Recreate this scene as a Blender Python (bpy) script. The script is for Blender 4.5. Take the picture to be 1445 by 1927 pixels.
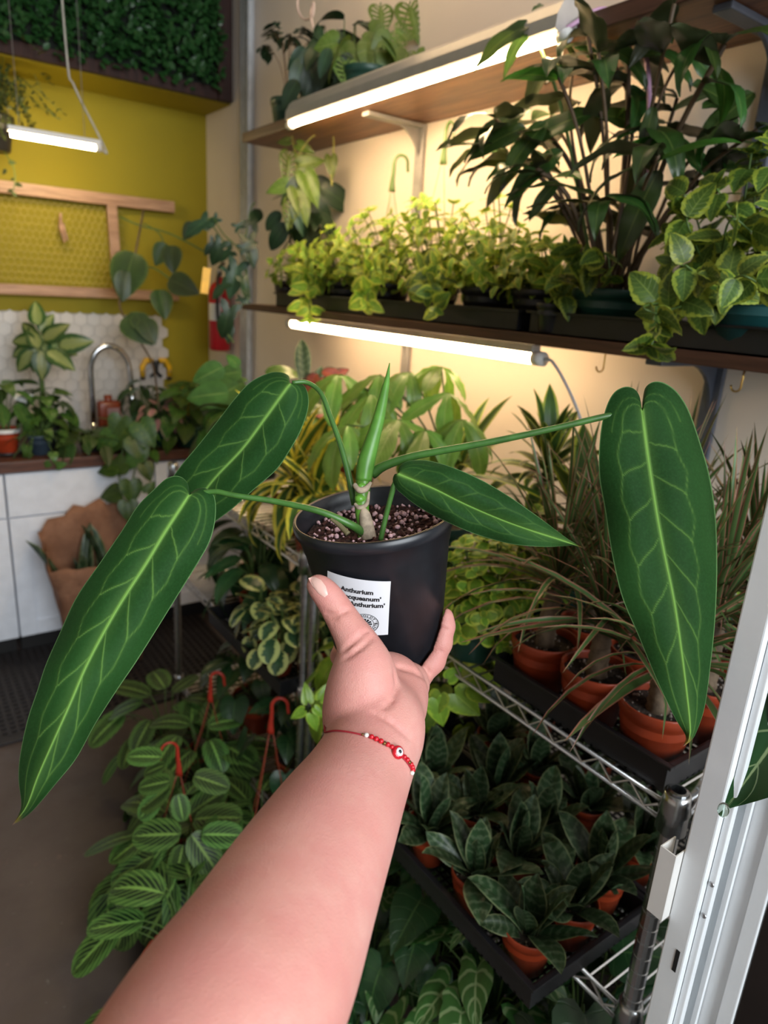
import bpy, bmesh, math, random
import numpy as np
from mathutils import Vector as V, Matrix
from mathutils.bvhtree import BVHTree

for o in list(bpy.data.objects):
    bpy.data.objects.remove(o, do_unlink=True)
scene = bpy.context.scene
C = scene.collection

# ------------------------------------------------------------------ camera
# X = into the right-hand wall, Y = along that wall away from us, Z = up. Metres.
FPX, PCX, PCY, EYE = 1310.0, 722.5, 963.5, 1.6
def _n(v):
    v = np.array(v, float); return v / np.linalg.norm(v)
_Y = _n((-251 - PCX, 495 - PCY, FPX))
_D = np.array((450 - PCX, 5200 - PCY, FPX)); _D = _n(_D - _Y * (_D @ _Y))
_Z = -_D; _X = _n(np.cross(_Y, _Z))
ROT = np.stack([_X, _Y, _Z])
def ray(px, py): return ROT @ np.array([(px - PCX) / FPX, (py - PCY) / FPX, 1.0])
def at(px, py, d): r = ray(px, py) * d; return V((r[0], r[1], r[2] + EYE))
def onx(px, py, x): r = ray(px, py); r = r * (x / r[0]); return V((r[0], r[1], r[2] + EYE))
def ony(px, py, y): r = ray(px, py); r = r * (y / r[1]); return V((r[0], r[1], r[2] + EYE))
def onz(px, py, z): r = ray(px, py); r = r * ((z - EYE) / r[2]); return V((r[0], r[1], r[2] + EYE))

cam_data = bpy.data.cameras.new('camera')
cam = bpy.data.objects.new('camera', cam_data); C.objects.link(cam)
xr, yu, zb = ROT @ np.array([1, 0, 0.]), ROT @ np.array([0, -1., 0]), ROT @ np.array([0, 0, -1.])
cam.matrix_world = Matrix(((xr[0], yu[0], zb[0], 0), (xr[1], yu[1], zb[1], 0), (xr[2], yu[2], zb[2], EYE), (0, 0, 0, 1)))
cam_data.sensor_fit = 'VERTICAL'; cam_data.sensor_height = 9.8; cam_data.sensor_width = 7.35
cam_data.lens = FPX / 1927 * 9.8
cam_data.clip_start = 0.02; cam_data.clip_end = 50
cam_data.dof.use_dof = True; cam_data.dof.focus_distance = 0.60; cam_data.dof.aperture_fstop = 1.7
scene.camera = cam

# ------------------------------------------------------------------ light
scene.view_settings.view_transform = 'Standard'; scene.view_settings.look = 'None'
scene.view_settings.gamma = 1.0; scene.view_settings.use_curve_mapping = False
scene.view_settings.exposure = 0.55
cy = scene.cycles; cy.max_bounces = 6; cy.diffuse_bounces = 3; cy.glossy_bounces = 3; cy.transmission_bounces = 4; cy.transparent_max_bounces = 6; cy.caustics_reflective = False; cy.caustics_refractive = False
world = bpy.data.worlds.new('world'); scene.world = world; world.use_nodes = True
bg = world.node_tree.nodes['Background']
bg.inputs[0].default_value = (0.80, 0.90, 1.0, 1); bg.inputs[1].default_value = 0.18
def area(name, loc, target, sx, sy, power, col):
    d = bpy.data.lights.new(name, 'AREA'); d.shape = 'RECTANGLE'; d.size = sx; d.size_y = sy
    d.energy = power; d.color = col
    o = bpy.data.objects.new(name, d); C.objects.link(o); o.location = loc
    o.rotation_euler = (V(target) - V(loc)).to_track_quat('-Z', 'Y').to_euler()
    return o
# daylight through the open shop front behind the photographer
area('shop_front_daylight', (0.30, -2.1, 2.25), (0.45, 0.9, 1.0), 2.0, 2.0, 104, (0.90, 0.96, 1.0))
LED = (1.0, 0.70, 0.38)

# ------------------------------------------------------------------ helpers
def tag(o, label, cat, group=None, kind=None):
    if label: o['label'] = label
    if cat: o['category'] = cat
    if group: o['group'] = group
    if kind: o['kind'] = kind
    return o
def thing(name, loc, label, cat, group=None, rz=0.0):
    o = bpy.data.objects.new(name, None); C.objects.link(o); o.empty_display_size = 0.02
    o.location = loc; o.rotation_euler = (0, 0, rz)
    return tag(o, label, cat, group)
def link(name, me, mat=None, parent=None, mw=None, loc=None):
    o = bpy.data.objects.new(name, me); C.objects.link(o)
    if mat is not None and len(me.materials) == 0: me.materials.append(mat)
    if parent is not None: o.parent = parent
    if mw is not None: o.matrix_local = mw
    if loc is not None: o.location = loc
    return o
def struct(name, mb, mat, parent=None, smooth=False):
    o = mb.build(name, mat, parent, smooth)
    if parent is None: o['kind'] = 'structure'
    return o

def basis(d, hint):
    y = V(d).normalized(); h = V(hint)
    z = h - y * h.dot(y)
    if z.length < 1e-5: z = y.orthogonal()
    z.normalize(); x = y.cross(z)
    return x, y, z
def frame(p, d, n, s=1.0, w=None):
    x, y, z = basis(d, n); w = s if w is None else w
    return Matrix(((x.x * w, y.x * s, z.x * s, p[0]), (x.y * w, y.y * s, z.y * s, p[1]), (x.z * w, y.z * s, z.z * s, p[2]), (0, 0, 0, 1)))

def spline(pts, n):
    """Catmull-Rom through points, n samples."""
    P = [np.array(p, float) for p in pts]
    if len(P) == 2:
        return [P[0] + (P[1] - P[0]) * i / (n - 1) for i in range(n)]
    P = [2 * P[0] - P[1]] + P + [2 * P[-1] - P[-2]]
    m = len(P) - 3; out = []
    for i in range(n):
        t = i / (n - 1) * m; k = min(int(t), m - 1); t -= k
        a, b, c, d = P[k:k + 4]
        out.append(0.5 * ((2 * b) + (c - a) * t + (2 * a - 5 * b + 4 * c - d) * t * t + (3 * b - a - 3 * c + d) * t ** 3))
    return out
def resample(pts, n):
    P = np.array(pts, float); seg = np.linalg.norm(np.diff(P, axis=0), axis=1)
    s = np.concatenate([[0], np.cumsum(seg)]); s /= s[-1]
    t = np.linspace(0, 1, n)
    return np.stack([np.interp(t, s, P[:, k]) for k in range(P.shape[1])], 1)

class MB:
    def __init__(s): s.v = []; s.f = []; s.uv = {}
    def box(s, lo, hi, bev=0.0, M=None):
        lo, hi = V(lo), V(hi)
        lo, hi = V([min(a, b) for a, b in zip(lo, hi)]), V([max(a, b) for a, b in zip(lo, hi)])
        b = min(bev, *[(hi - lo)[k] * 0.45 for k in range(3)]); n = len(s.v)
        if b <= 0:
            P = [V((x, y, z)) for z in (lo.z, hi.z) for y in (lo.y, hi.y) for x in (lo.x, hi.x)]
            F = [(0, 2, 3, 1), (4, 5, 7, 6), (0, 1, 5, 4), (2, 6, 7, 3), (0, 4, 6, 2), (1, 3, 7, 5)]
        else:
            bm = bmesh.new(); bmesh.ops.create_cube(bm, size=1.0)
            for v in bm.verts: v.co = V([(lo[k] + hi[k]) / 2 + v.co[k] * (hi[k] - lo[k]) for k in range(3)])
            bmesh.ops.bevel(bm, geom=bm.edges[:], offset=b, segments=2, profile=0.6, affect='EDGES')
            bm.verts.index_update(); P = [v.co.copy() for v in bm.verts]; F = [tuple(v.index for v in f.verts) for f in bm.faces]; bm.free()
        if M is not None: P = [M @ p for p in P]
        s.v += [tuple(p) for p in P]; s.f += [tuple(i + n for i in f) for f in F]; return s
    def bar(s, a, b, w, h, hint=(0, 0, 1), bev=0.0):
        a, b = V(a), V(b); x, y, z = basis(b - a, hint); L = (b - a).length
        M = Matrix(((x.x, y.x, z.x, a.x), (x.y, y.y, z.y, a.y), (x.z, y.z, z.z, a.z), (0, 0, 0, 1)))
        return s.box((-w / 2, 0, -h / 2), (w / 2, L, h / 2), bev, M)
    def tube(s, pts, r, n=6, cap=True, flat=1.0, hint=(0.3, 0.2, 1)):
        P = [V(p) for p in pts]; m = len(P)
        R = r if hasattr(r, '__len__') else [r] * m
        base = len(s.v); up = V(hint)
        for i in range(m):
            d = (P[min(i + 1, m - 1)] - P[max(i - 1, 0)])
            if d.length < 1e-9: d = V((0, 0, 1))
            x, y, z = basis(d, up); up = z
            for k in range(n):
                a = 2 * math.pi * k / n
                q = P[i] + x * (math.cos(a) * R[i]) + z * (math.sin(a) * R[i] * flat); s.v.append(tuple(q))
        for i in range(m - 1):
            for k in range(n):
                a = base + i * n + k; b = base + i * n + (k + 1) % n
                s.f.append((a, b, b + n, a + n))
        if cap:
            s.f.append(tuple(base + k for k in range(n))[::-1]); s.f.append(tuple(base + (m - 1) * n + k for k in range(n)))
        return s
    def lathe(s, prof, n=20, M=None, closed=False):
        base = len(s.v)
        for (r, z) in prof:
            for k in range(n):
                a = 2 * math.pi * k / n; p = V((r * math.cos(a), r * math.sin(a), z))
                if M is not None: p = M @ p
                s.v.append(tuple(p))
        m = len(prof)
        for i in range(m - 1 + (1 if closed else 0)):
            for k in range(n):
                a = base + i * n + k; b = base + i * n + (k + 1) % n; a2 = base + ((i + 1) % m) * n + k; b2 = base + ((i + 1) % m) * n + (k + 1) % n
                s.f.append((a, b, b2, a2))
        return s
    def disc(s, r, z, n=20, M=None):
        base = len(s.v)
        for k in range(n):
            a = 2 * math.pi * k / n; p = V((r * math.cos(a), r * math.sin(a), z)); s.v.append(tuple(M @ p if M is not None else p))
        s.f.append(tuple(range(base, base + n))); return s
    def ball(s, c, r, sub=1, sc=(1, 1, 1), M=None):
        bm = bmesh.new(); bmesh.ops.create_icosphere(bm, subdivisions=sub, radius=1.0); n = len(s.v)
        bm.verts.index_update()
        for v in bm.verts:
            p = V((v.co.x * r * sc[0], v.co.y * r * sc[1], v.co.z * r * sc[2]))
            if M is not None: p = M @ p
            s.v.append(tuple(p + V(c)))
        s.f += [tuple(v.index + n for v in f.verts) for f in bm.faces]; bm.free(); return s
    def poly(s, pts):
        n = len(s.v); s.v += [tuple(p) for p in pts]; s.f.append(tuple(range(n, n + len(pts)))); return s
    def addmesh(s, me_v, me_f, M):
        n = len(s.v); s.v += [tuple(M @ V(p)) for p in me_v]; s.f += [tuple(i + n for i in f) for f in me_f]; return s
    def mesh(s, name, mat=None, smooth=False):
        me = bpy.data.meshes.new(name); me.from_pydata(s.v, [], s.f); me.validate()
        if smooth: me.polygons.foreach_set('use_smooth', [True] * len(me.polygons))
        if mat: me.materials.append(mat)
        me.update(); return me
    def build(s, name, mat, parent=None, smooth=False, mw=None):
        return link(name, s.mesh(name, mat, smooth), None, parent, mw)

# ------------------------------------------------------------------ materials
class NT:
    def __init__(s, name):
        s.m = bpy.data.materials.new(name); s.m.use_nodes = True; s.t = s.m.node_tree; s.b = s.t.nodes['Principled BSDF']
    def n(s, ty, **kw):
        x = s.t.nodes.new(ty)
        for k, v in kw.items(): setattr(x, k, v)
        return x
    def l(s, a, b): s.t.links.new(a, b)
    def put(s, sock, val):
        if hasattr(val, 'is_output') or hasattr(val, 'links'): s.l(val, sock)
        else: sock.default_value = val
    def M(s, op, a, b=None, c=None, clamp=False):
        x = s.n('ShaderNodeMath', operation=op, use_clamp=clamp); s.put(x.inputs[0], a)
        if b is not None: s.put(x.inputs[1], b)
        if c is not None: s.put(x.inputs[2], c)
        return x.outputs[0]
    def step(s, x, lo, hi, a=0.0, b=1.0):
        r = s.n('ShaderNodeMapRange', interpolation_type='SMOOTHSTEP'); s.put(r.inputs[0], x)
        for i, v in enumerate((lo, hi, a, b)): s.put(r.inputs[i + 1], v)
        return r.outputs[0]
    def mix(s, f, a, b):
        x = s.n('ShaderNodeMix', data_type='RGBA'); s.put(x.inputs[0], f)
        for i, v in ((6, a), (7, b)):
            if isinstance(v, tuple): v = (*v[:3], 1)
            s.put(x.inputs[i], v)
        return x.outputs[2]
    def noise(s, scale, detail=3, coord=None, rough=0.55):
        x = s.n('ShaderNodeTexNoise'); x.inputs['Scale'].default_value = scale; x.inputs['Detail'].default_value = detail; x.inputs['Roughness'].default_value = rough
        if coord is None: coord = s.n('ShaderNodeTexCoord').outputs['Object']
        s.l(coord, x.inputs['Vector']); return x.outputs['Fac']
    def bump(s, h, strength=0.3, dist=0.002):
        b = s.n('ShaderNodeBump'); b.inputs['Strength'].default_value = strength; b.inputs['Distance'].default_value = dist
        s.l(h, b.inputs['Height']); s.l(b.outputs[0], s.b.inputs['Normal'])
    def set(s, **kw):
        for k, v in kw.items():
            k = k.replace('_', ' ')
            if isinstance(v, tuple): v = (*v[:3], 1)
            s.put(s.b.inputs[k], v)
        return s

_mats = {}
def plain(name, col, rough=0.5, metal=0.0, var=0.12, scale=20.0, bump=0.0, bscale=80.0, spec=0.5):
    if name in _mats: return _mats[name]
    t = NT(name)
    nz = t.noise(scale, 4)
    t.set(Base_Color=t.mix(t.step(nz, 0.3, 0.7), tuple(c * (1 - var) for c in col), tuple(min(1, c * (1 + var)) for c in col)), Roughness=rough, Metallic=metal)
    t.b.inputs['Specular IOR Level'].default_value = spec
    if bump: t.bump(t.noise(bscale, 4), bump)
    _mats[name] = t.m; return t.m
def emit(name, col, strength):
    t = NT(name); t.set(Base_Color=(0.9, 0.88, 0.8), Emission_Color=col, Emission_Strength=strength, Roughness=0.4); return t.m
def wood(name, dark, light, axis=1, scale=14, rough=0.45):
    t = NT(name); tc = t.n('ShaderNodeTexCoord'); mp = t.n('ShaderNodeMapping'); t.l(tc.outputs['Object'], mp.inputs[0])
    sc = [scale, scale, scale]; sc[axis] = scale * 0.07; mp.inputs['Scale'].default_value = sc
    a = t.noise(3.0, 6, mp.outputs[0]); b = t.noise(12.0, 3, mp.outputs[0])
    f = t.M('ADD', t.M('MULTIPLY', a, 0.7), t.M('MULTIPLY', b, 0.3))
    t.set(Base_Color=t.mix(t.step(f, 0.32, 0.68), dark, light), Roughness=rough); t.bump(f, 0.12); _mats[name] = t.m; return t.m

def leafmat(name, blade, vein=None, vw=0.05, nside=0, slope=0.5, sw=0.10, sstr=0.6, edge=None, e0=0.6, enoise=0.5, escale=6.0,
            core=None, c0=0.3, cnoise=0.4, back=None, rough=0.42, trans=0.25, var=0.25, spec=0.4, hue=0.015, blotch=None, bbar=None):
    """leaf shader: UV.x runs edge-rib-edge, UV.y from stalk to tip."""
    t = NT(name); tc = t.n('ShaderNodeTexCoord'); sp = t.n('ShaderNodeSeparateXYZ'); t.l(tc.outputs['UV'], sp.inputs[0])
    oi = t.n('ShaderNodeObjectInfo')
    a = t.M('ABSOLUTE', t.M('SUBTRACT', t.M('MULTIPLY', sp.outputs[0], 2.0), 1.0)); v = sp.outputs[1]
    cmb = t.n('ShaderNodeCombineXYZ'); t.l(sp.outputs[0], cmb.inputs[0]); t.l(t.M('MULTIPLY', v, 2.0), cmb.inputs[1]); t.l(t.M('MULTIPLY', oi.outputs['Random'], 31.0), cmb.inputs[2])
    nz = t.noise(escale, 3, cmb.outputs[0]); nf = t.noise(2.5, 2, cmb.outputs[0])
    col = t.mix(t.step(nf, 0.3, 0.7), tuple(c * 0.85 for c in blade), tuple(c * 1.12 for c in blade))
    if core is not None:
        col = t.mix(t.step(t.M('SUBTRACT', t.M('ADD', a, t.M('MULTIPLY', t.M('SUBTRACT', nz, 0.5), cnoise * 2)), c0), -0.06, 0.06, 1, 0), col, core)
    if blotch is not None:
        bc, b0, b1 = blotch; col = t.mix(t.step(nz, b0, b1), col, bc)
    if bbar is not None:   # cross bands along the blade
        bc, nb, amt = bbar
        w = t.M('SINE', t.M('ADD', t.M('MULTIPLY', v, nb * 6.28), t.M('MULTIPLY', nz, 9.0))); col = t.mix(t.M('MULTIPLY', t.step(w, 0.1, 0.8), amt), col, bc)
    if edge is not None:
        col = t.mix(t.step(t.M('SUBTRACT', t.M('ADD', a, t.M('MULTIPLY', t.M('SUBTRACT', nz, 0.5), enoise * 2)), e0), -0.05, 0.05), col, edge)
    h = None
    if vein is not None:
        mid = t.step(a, vw * 0.5, vw * 1.3, 1, 0); f = mid
        if nside:
            fr = t.M('FRACT', t.M('SUBTRACT', t.M('MULTIPLY', v, nside), t.M('MULTIPLY', a, slope * nside * 0.4)))
            tri = t.M('ABSOLUTE', t.M('SUBTRACT', fr, 0.5)); sd = t.step(tri, sw * 0.5, sw * 1.2, 1, 0)
            f = t.M('MAXIMUM', mid, t.M('MULTIPLY', sd, sstr))
            h = t.M('SUBTRACT', 1.0, sd)
        col = t.mix(f, col, vein)
    hs = t.n('ShaderNodeHueSaturation'); t.l(col, hs.inputs['Color'])
    t.l(t.M('ADD', 1 - var, t.M('MULTIPLY', oi.outputs['Random'], 2 * var)), hs.inputs['Value'])
    t.l(t.M('ADD', 0.5 - hue, t.M('MULTIPLY', oi.outputs['Random'], 2 * hue)), hs.inputs['Hue'])
    col = hs.outputs[0]
    if back is not None:
        g = t.n('ShaderNodeNewGeometry'); col = t.mix(g.outputs['Backfacing'], col, back)
    t.set(Base_Color=col, Roughness=rough); t.b.inputs['Specular IOR Level'].default_value = spec
    if h is not None: t.bump(h, 0.35, 0.0015)
    if trans > 0:
        tr = t.n('ShaderNodeBsdfTranslucent'); t.l(col, tr.inputs[0]); mx = t.n('ShaderNodeMixShader'); mx.inputs[0].default_value = trans
        out = [n for n in t.t.nodes if n.type == 'OUTPUT_MATERIAL'][0]
        t.l(t.b.outputs[0], mx.inputs[1]); t.l(tr.outputs[0], mx.inputs[2]); t.l(mx.outputs[0], out.inputs[0])
    return t.m
# ------------------------------------------------------------------ room shell
XW, YW, ZC = 1.42, 3.60, 3.10
def wallmat(name, col, var=0.05):
    t = NT(name); nz = t.noise(3.0, 5); fine = t.noise(160.0, 2)
    t.set(Base_Color=t.mix(t.step(nz, 0.3, 0.7), tuple(c * (1 - var) for c in col), col), Roughness=0.75); t.bump(fine, 0.08, 0.001); return t.m
M_cream = wallmat('cream_wall_paint', (0.80, 0.70, 0.61))
M_yellow = wallmat('mustard_wall_paint', (0.31, 0.245, 0.004))
M_ceil = wallmat('ceiling_paint', (0.55, 0.54, 0.52))
# worn concrete
t = NT('painted_concrete'); a = t.noise(1.6, 6); b = t.noise(9.0, 6, rough=0.7); c = t.noise(60.0, 3)
col = t.mix(t.step(a, 0.35, 0.65), (0.078, 0.058, 0.052), (0.115, 0.088, 0.080))
col = t.mix(t.step(t.M('ADD', t.M('MULTIPLY', a, 0.45), t.M('MULTIPLY', b, 0.55)), 0.56, 0.66), col, (0.23, 0.155, 0.13))
col = t.mix(t.step(c, 0.68, 0.74), col, (0.16, 0.14, 0.13))
t.set(Base_Color=col, Roughness=t.step(b, 0.3, 0.7, 0.42, 0.7)); t.bump(b, 0.15, 0.002); M_floor = t.m

struct('floor', MB().box((-3.2, -2.6, -0.1), (XW + 0.1, YW + 0.1, 0)), M_floor)
struct('wall_right', MB().box((XW, -2.6, 0), (XW + 0.1, YW + 0.1, ZC)), M_cream)
wall_back = struct('wall_back', MB().box((-3.2, YW, 0), (XW, YW + 0.1, ZC)), M_yellow)
struct('wall_left', MB().box((-3.3, -2.6, 0), (-3.2, YW + 0.1, ZC)), M_cream)
struct('ceiling', MB().box((-3.3, -2.6, ZC), (XW + 0.1, YW + 0.1, ZC + 0.1)), M_ceil)
# boxed soffit over the sink
SF, SZ = 3.30, 2.374
struct('trim_1', MB().box((-3.2, SF, SZ), (XW - 0.002, YW - 0.002, ZC), 0.004), M_yellow)
M_white = plain('white_gloss_paint', (0.80, 0.83, 0.90), 0.35, var=0.04)
M_steel = plain('brushed_grey_metal', (0.45, 0.45, 0.46), 0.35, 0.9, var=0.1)
struct('trim_2', MB().box((XW - 0.022, 3.06, 0), (XW - 0.001, 3.16, ZC), 0.004).tube([(XW - 0.03, 3.04, 0), (XW - 0.03, 3.04, ZC)], 0.011, 8), plain('grey_conduit', (0.5, 0.52, 0.55), 0.4))
struct('trim_3', MB().box((XW - 0.05, 1.95, 2.10), (XW - 0.002, 2.42, ZC), 0.003), M_cream) if False else None

# hexagon tile splashback: every tile a piece of the wall
M_tile = plain('white_hex_tile', (0.60, 0.57, 0.55), 0.25, var=0.08, scale=4)
grout = struct('grout_bed', MB().box((-1.3, YW - 0.004, 0.86), (1.17, YW - 0.0005, 1.436)), plain('grey_grout', (0.42, 0.39, 0.37), 0.8), wall_back)
hexr = 0.034
hm = MB()
ring = [(hexr * 0.965 * math.cos(math.radians(60 * k + 30)), hexr * 0.965 * math.sin(math.radians(60 * k + 30))) for k in range(6)]
hm.v = [(x, -0.006, z) for x, z in ring] + [(x * 1.0, 0, z) for x, z in ring]
hm.f = [(0, 1, 2, 3, 4, 5)[::-1]] + [(k, (k + 1) % 6, 6 + (k + 1) % 6, 6 + k) for k in range(6)]
hexme = hm.mesh('tile', M_tile)
dx, dz = hexr * math.sqrt(3), hexr * 1.5
for r in range(13):
    z = 0.90 + r * dz
    if z > 1.43: break
    n0 = int(0.98 / dx)
    for k in range(-4, 40):
        x = 0.20 + k * dx + (dx / 2 if r % 2 else 0)
        if x > 1.19: break
        link('tile', hexme, None, wall_back, loc=(x, YW - 0.004, z))

# ------------------------------------------------------------------ sink counter and cabinets
M_dwood = wood('dark_walnut', (0.05, 0.018, 0.010), (0.13, 0.05, 0.028), 0)
M_shelfwood = wood('stained_shelf_plywood', (0.10, 0.035, 0.015), (0.27, 0.115, 0.05), 1, 10)
M_shelfface = wood('shelf_edge_stain', (0.045, 0.016, 0.010), (0.10, 0.04, 0.025), 1, 10)
M_rail = wood('pale_pine', (0.30, 0.15, 0.075), (0.50, 0.29, 0.17), 0, 14)
CF, CT = 3.06, 0.88
w = MB().box((-1.3, CF - 0.02, CT - 0.045), (XW - 0.004, YW - 0.012, CT), 0.004).build('worktop', M_dwood)
tag(w, 'dark walnut worktop crowded with houseplants under the mustard wall', 'worktop')
def cabinet(x0, x1, label):
    r = thing('base_cabinet', (0, 0, 0), label, 'cabinet', 'white shaker base cabinets')
    MB().box((x0 + 0.002, CF + 0.02, 0.10), (x1 - 0.002, YW - 0.02, CT - 0.047), 0.002).build('body', M_white, r)
    d = MB().box((x0 + 0.004, CF, CT - 0.235), (x1 - 0.004, CF + 0.019, CT - 0.055), 0.003).build('drawer_front', M_white, r)
    m = MB(); za, zb_ = 0.105, CT - 0.242; xa, xb = x0 + 0.004, x1 - 0.004; s = 0.065
    m.box((xa, CF, za), (xa + s, CF + 0.019, zb_), 0.002); m.box((xb - s, CF, za), (xb, CF + 0.019, zb_), 0.002)
    m.box((xa + s, CF, za), (xb - s, CF + 0.019, za + s), 0.002); m.box((xa + s, CF, zb_ - s), (xb - s, CF + 0.019, zb_), 0.002)
    dr = m.build('door', M_white, r)
    MB().box((xa + s, CF + 0.008, za + s), (xb - s, CF + 0.017, zb_ - s)).build('door_panel', M_white, dr)
    MB().box((x0 + 0.01, CF + 0.07, 0.0), (x1 - 0.01, CF + 0.085, 0.1)).build('toe_kick', plain('black_toe_kick', (0.012, 0.011, 0.011), 0.6), r)
cabinet(-0.26, 0.345, 'white shaker cabinet at the left picture edge, mostly cut off')
cabinet(0.345, 0.945, 'white shaker cabinet with drawer behind the brown paper bag')
cabinet(0.945, 1.41, 'white cabinet in the corner hidden by trailing leaves')

# gooseneck tap
M_chrome = plain('chrome', (0.62, 0.62, 0.64), 0.12, 1.0, var=0.03)
r = thing('kitchen_tap', (0.78, 3.42, CT), 'chrome gooseneck tap arching over the sink', 'tap')
MB().lathe([(0.0, 0), (0.028, 0), (0.028, 0.012), (0.019, 0.02), (0.017, 0.07), (0.0, 0.07)], 16).build('base', M_chrome, r, True)
pts = [(0, 0, 0.05), (0, 0, 0.25)] + [(0.085 - 0.085 * math.cos(a), -0.02 * a / 3.14, 0.31 + 0.115 * math.sin(a)) for a in np.linspace(0, math.pi, 14)] + [(0.175, -0.02, 0.22)]
MB().tube(spline(pts, 50), 0.013, 10).build('spout', M_chrome, r, True)
MB().tube([(0.175, -0.02, 0.23), (0.178, -0.02, 0.12)], [0.017, 0.015], 10).build('spray_head', M_chrome, r, True)
MB().tube([(0.01, -0.015, 0.05), (0.02, -0.06, 0.075)], [0.007, 0.005], 8).build('lever', M_chrome, r, True)
# soap bottle
t_amber = NT('amber_plastic'); t_amber.set(Base_Color=(0.20, 0.035, 0.012), Roughness=0.25); t_amber.b.inputs['Transmission Weight'].default_value = 0.15
p = ony(205, 785, 3.31)
r = thing('soap_bottle', (p.x, 3.31, CT), 'amber refill bottle standing inside the tap arch', 'bottle')
MB().box((-0.05, -0.03, 0), (0.05, 0.03, 0.19), 0.014).build('body', t_amber.m, r, True)
MB().lathe([(0.018, 0.19), (0.018, 0.215), (0.0, 0.215)], 12).build('cap', t_amber.m, r, True)
MB().box((-0.012, -0.032, 0.06), (0.04, -0.0303, 0.16)).build('label_patch', plain('greyish_label', (0.25, 0.15, 0.15), 0.6), r)
# yellow hand clamps
M_yel = plain('yellow_plastic', (0.75, 0.42, 0.01), 0.4); M_blk = plain('black_plastic', (0.012, 0.012, 0.014), 0.42)
for i, (px, lab) in enumerate(((268, 'yellow and black spring clamp on the tiles, left one'), (318, 'yellow and black spring clamp on the tiles, right one'))):
    p = ony(px, 690, YW - 0.03); s = 1 if i == 0 else -1
    r = thing('spring_clamp', (p.x, YW - 0.03, p.z), lab, 'clamp', 'spring clamps over the sink')
    MB().tube([(0, 0, -0.05), (0.0, 0, 0.0), (s * 0.02, 0, 0.03), (s * 0.05, 0, 0.03)], [0.012, 0.014, 0.016, 0.013], 8).build('handle', M_yel, r, True)
    MB().tube(spline([(s * 0.05, 0, 0.03), (s * 0.065, 0, 0.0), (s * 0.06, 0, -0.03), (s * 0.04, 0, -0.05)], 8), [0.011] * 4 + [0.008] * 4, 8).build('jaw', M_blk, r, True)
    MB().tube([(0, 0, -0.05), (0, 0, -0.064)], 0.0125, 8).build('grip_tip', M_blk, r, True)
    MB().tube([(0, 0.026, -0.02), (0, -0.016, -0.02)], 0.004, 6).build('wall_peg', M_steel, r)

# ------------------------------------------------------------------ pine trellis with chicken wire on the mustard wall
zt0, zt1 = ony(0, 362, 3.55).z, ony(330, 379, 3.55).z
r = thing('trellis', (0, 3.55, 1.52), 'pale pine trellis frame with chicken wire on the mustard wall', 'trellis')
MB().bar((-0.5, 0.0, 1.935 - 1.52), (1.235, 0, 1.945 - 1.52), 0.028, 0.05, bev=0.004).build('top_rail', M_rail, r)
MB().bar((-0.5, 0.0, 0.0), (1.245, 0, 0.018), 0.028, 0.045, bev=0.004).build('bottom_rail', M_rail, r)
MB().bar((0.955, 0.0, 0.03), (0.945, 0, 0.405), 0.045, 0.024, (0, 1, 0), 0.004).build('upright', M_rail, r)
MB().bar((0.10, 0.0, 0.02), (0.10, 0, 0.39), 0.045, 0.024, (0, 1, 0), 0.004).build('upright', M_rail, r)
MB().bar((-0.42, 0.0, 0.02), (-0.42, 0, 0.39), 0.045, 0.024, (0, 1, 0), 0.004).build('upright', M_rail, r)
m = MB(); hr = 0.016
for i in range(13):
    for k in range(-6, 36):
        x = k * hr * math.sqrt(3) + (hr * math.sqrt(3) / 2 if i % 2 else 0); z = 0.04 + i * hr * 1.5 * 1.22
        c = [(x + hr * math.cos(math.radians(60 * q + 30)), 0.012, z + hr * 1.22 * math.sin(math.radians(60 * q + 30))) for q in range(6)]
        for q in (0, 1, 2): m.tube([c[q], c[q + 1]], 0.0011, 3, False)
wr = m.build('chicken_wire', plain('galvanised_wire', (0.42, 0.32, 0.08), 0.5, 0.3), r); wr['kind'] = 'stuff'
p = ony(118, 428, 3.52)
r = thing('wooden_peg', (p.x, 3.545, p.z), 'small pale wooden peg clipped to the chicken wire', 'peg')
MB().tube([(0.0, 0.0, 0.06), (-0.004, -0.004, 0.0), (0.008, -0.006, -0.06)], [0.006, 0.009, 0.005], 6).build('peg_arm', M_rail, r)
MB().tube([(0.006, -0.004, 0.02), (0.02, -0.004, -0.05)], 0.005, 6).build('peg_arm', M_rail, r)

# ------------------------------------------------------------------ wall shelves
def bracket(parent, y, z, reach, drop, mat):
    m = MB()
    m.box((XW - 0.012, y - 0.02, z - drop), (XW - 0.001, y + 0.02, z - 0.001), 0.003)
    m.box((XW - reach, y - 0.018, z - 0.013), (XW - 0.001, y + 0.018, z - 0.001), 0.003)
    k = [(XW - 0.012, z - 0.10), (XW - 0.012, z - 0.012), (XW - 0.10, z - 0.012)]
    arc = [(XW - 0.10 + 0.088 * math.sin(a), z - 0.10 + 0.088 * math.cos(a)) for a in np.linspace(0, math.pi / 2, 7)]
    # curved gusset between the legs
    ins = [(XW - 0.012 - 0.10 * (1 - math.sin(a)), z - 0.012 - 0.10 * (1 - math.cos(a))) for a in np.linspace(0, math.pi / 2, 8)]
    out = [(XW - 0.006, z - 0.112)] + [(XW - 0.006, z - 0.006)] + [(XW - 0.112, z - 0.006)]
    loop = ins + [(XW - 0.006, z - 0.112), (XW - 0.006, z - 0.006), (XW - 0.112, z - 0.006)]
    for yy in (y - 0.004, y + 0.004): m.poly([(a, yy, b) for a, b in loop])
    n = len(m.v); L = len(loop)
    for i in range(L): m.f.append((n - 2 * L + i, n - 2 * L + (i + 1) % L, n - L + (i + 1) % L, n - L + i))
    return m.build('bracket', mat, parent)
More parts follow.
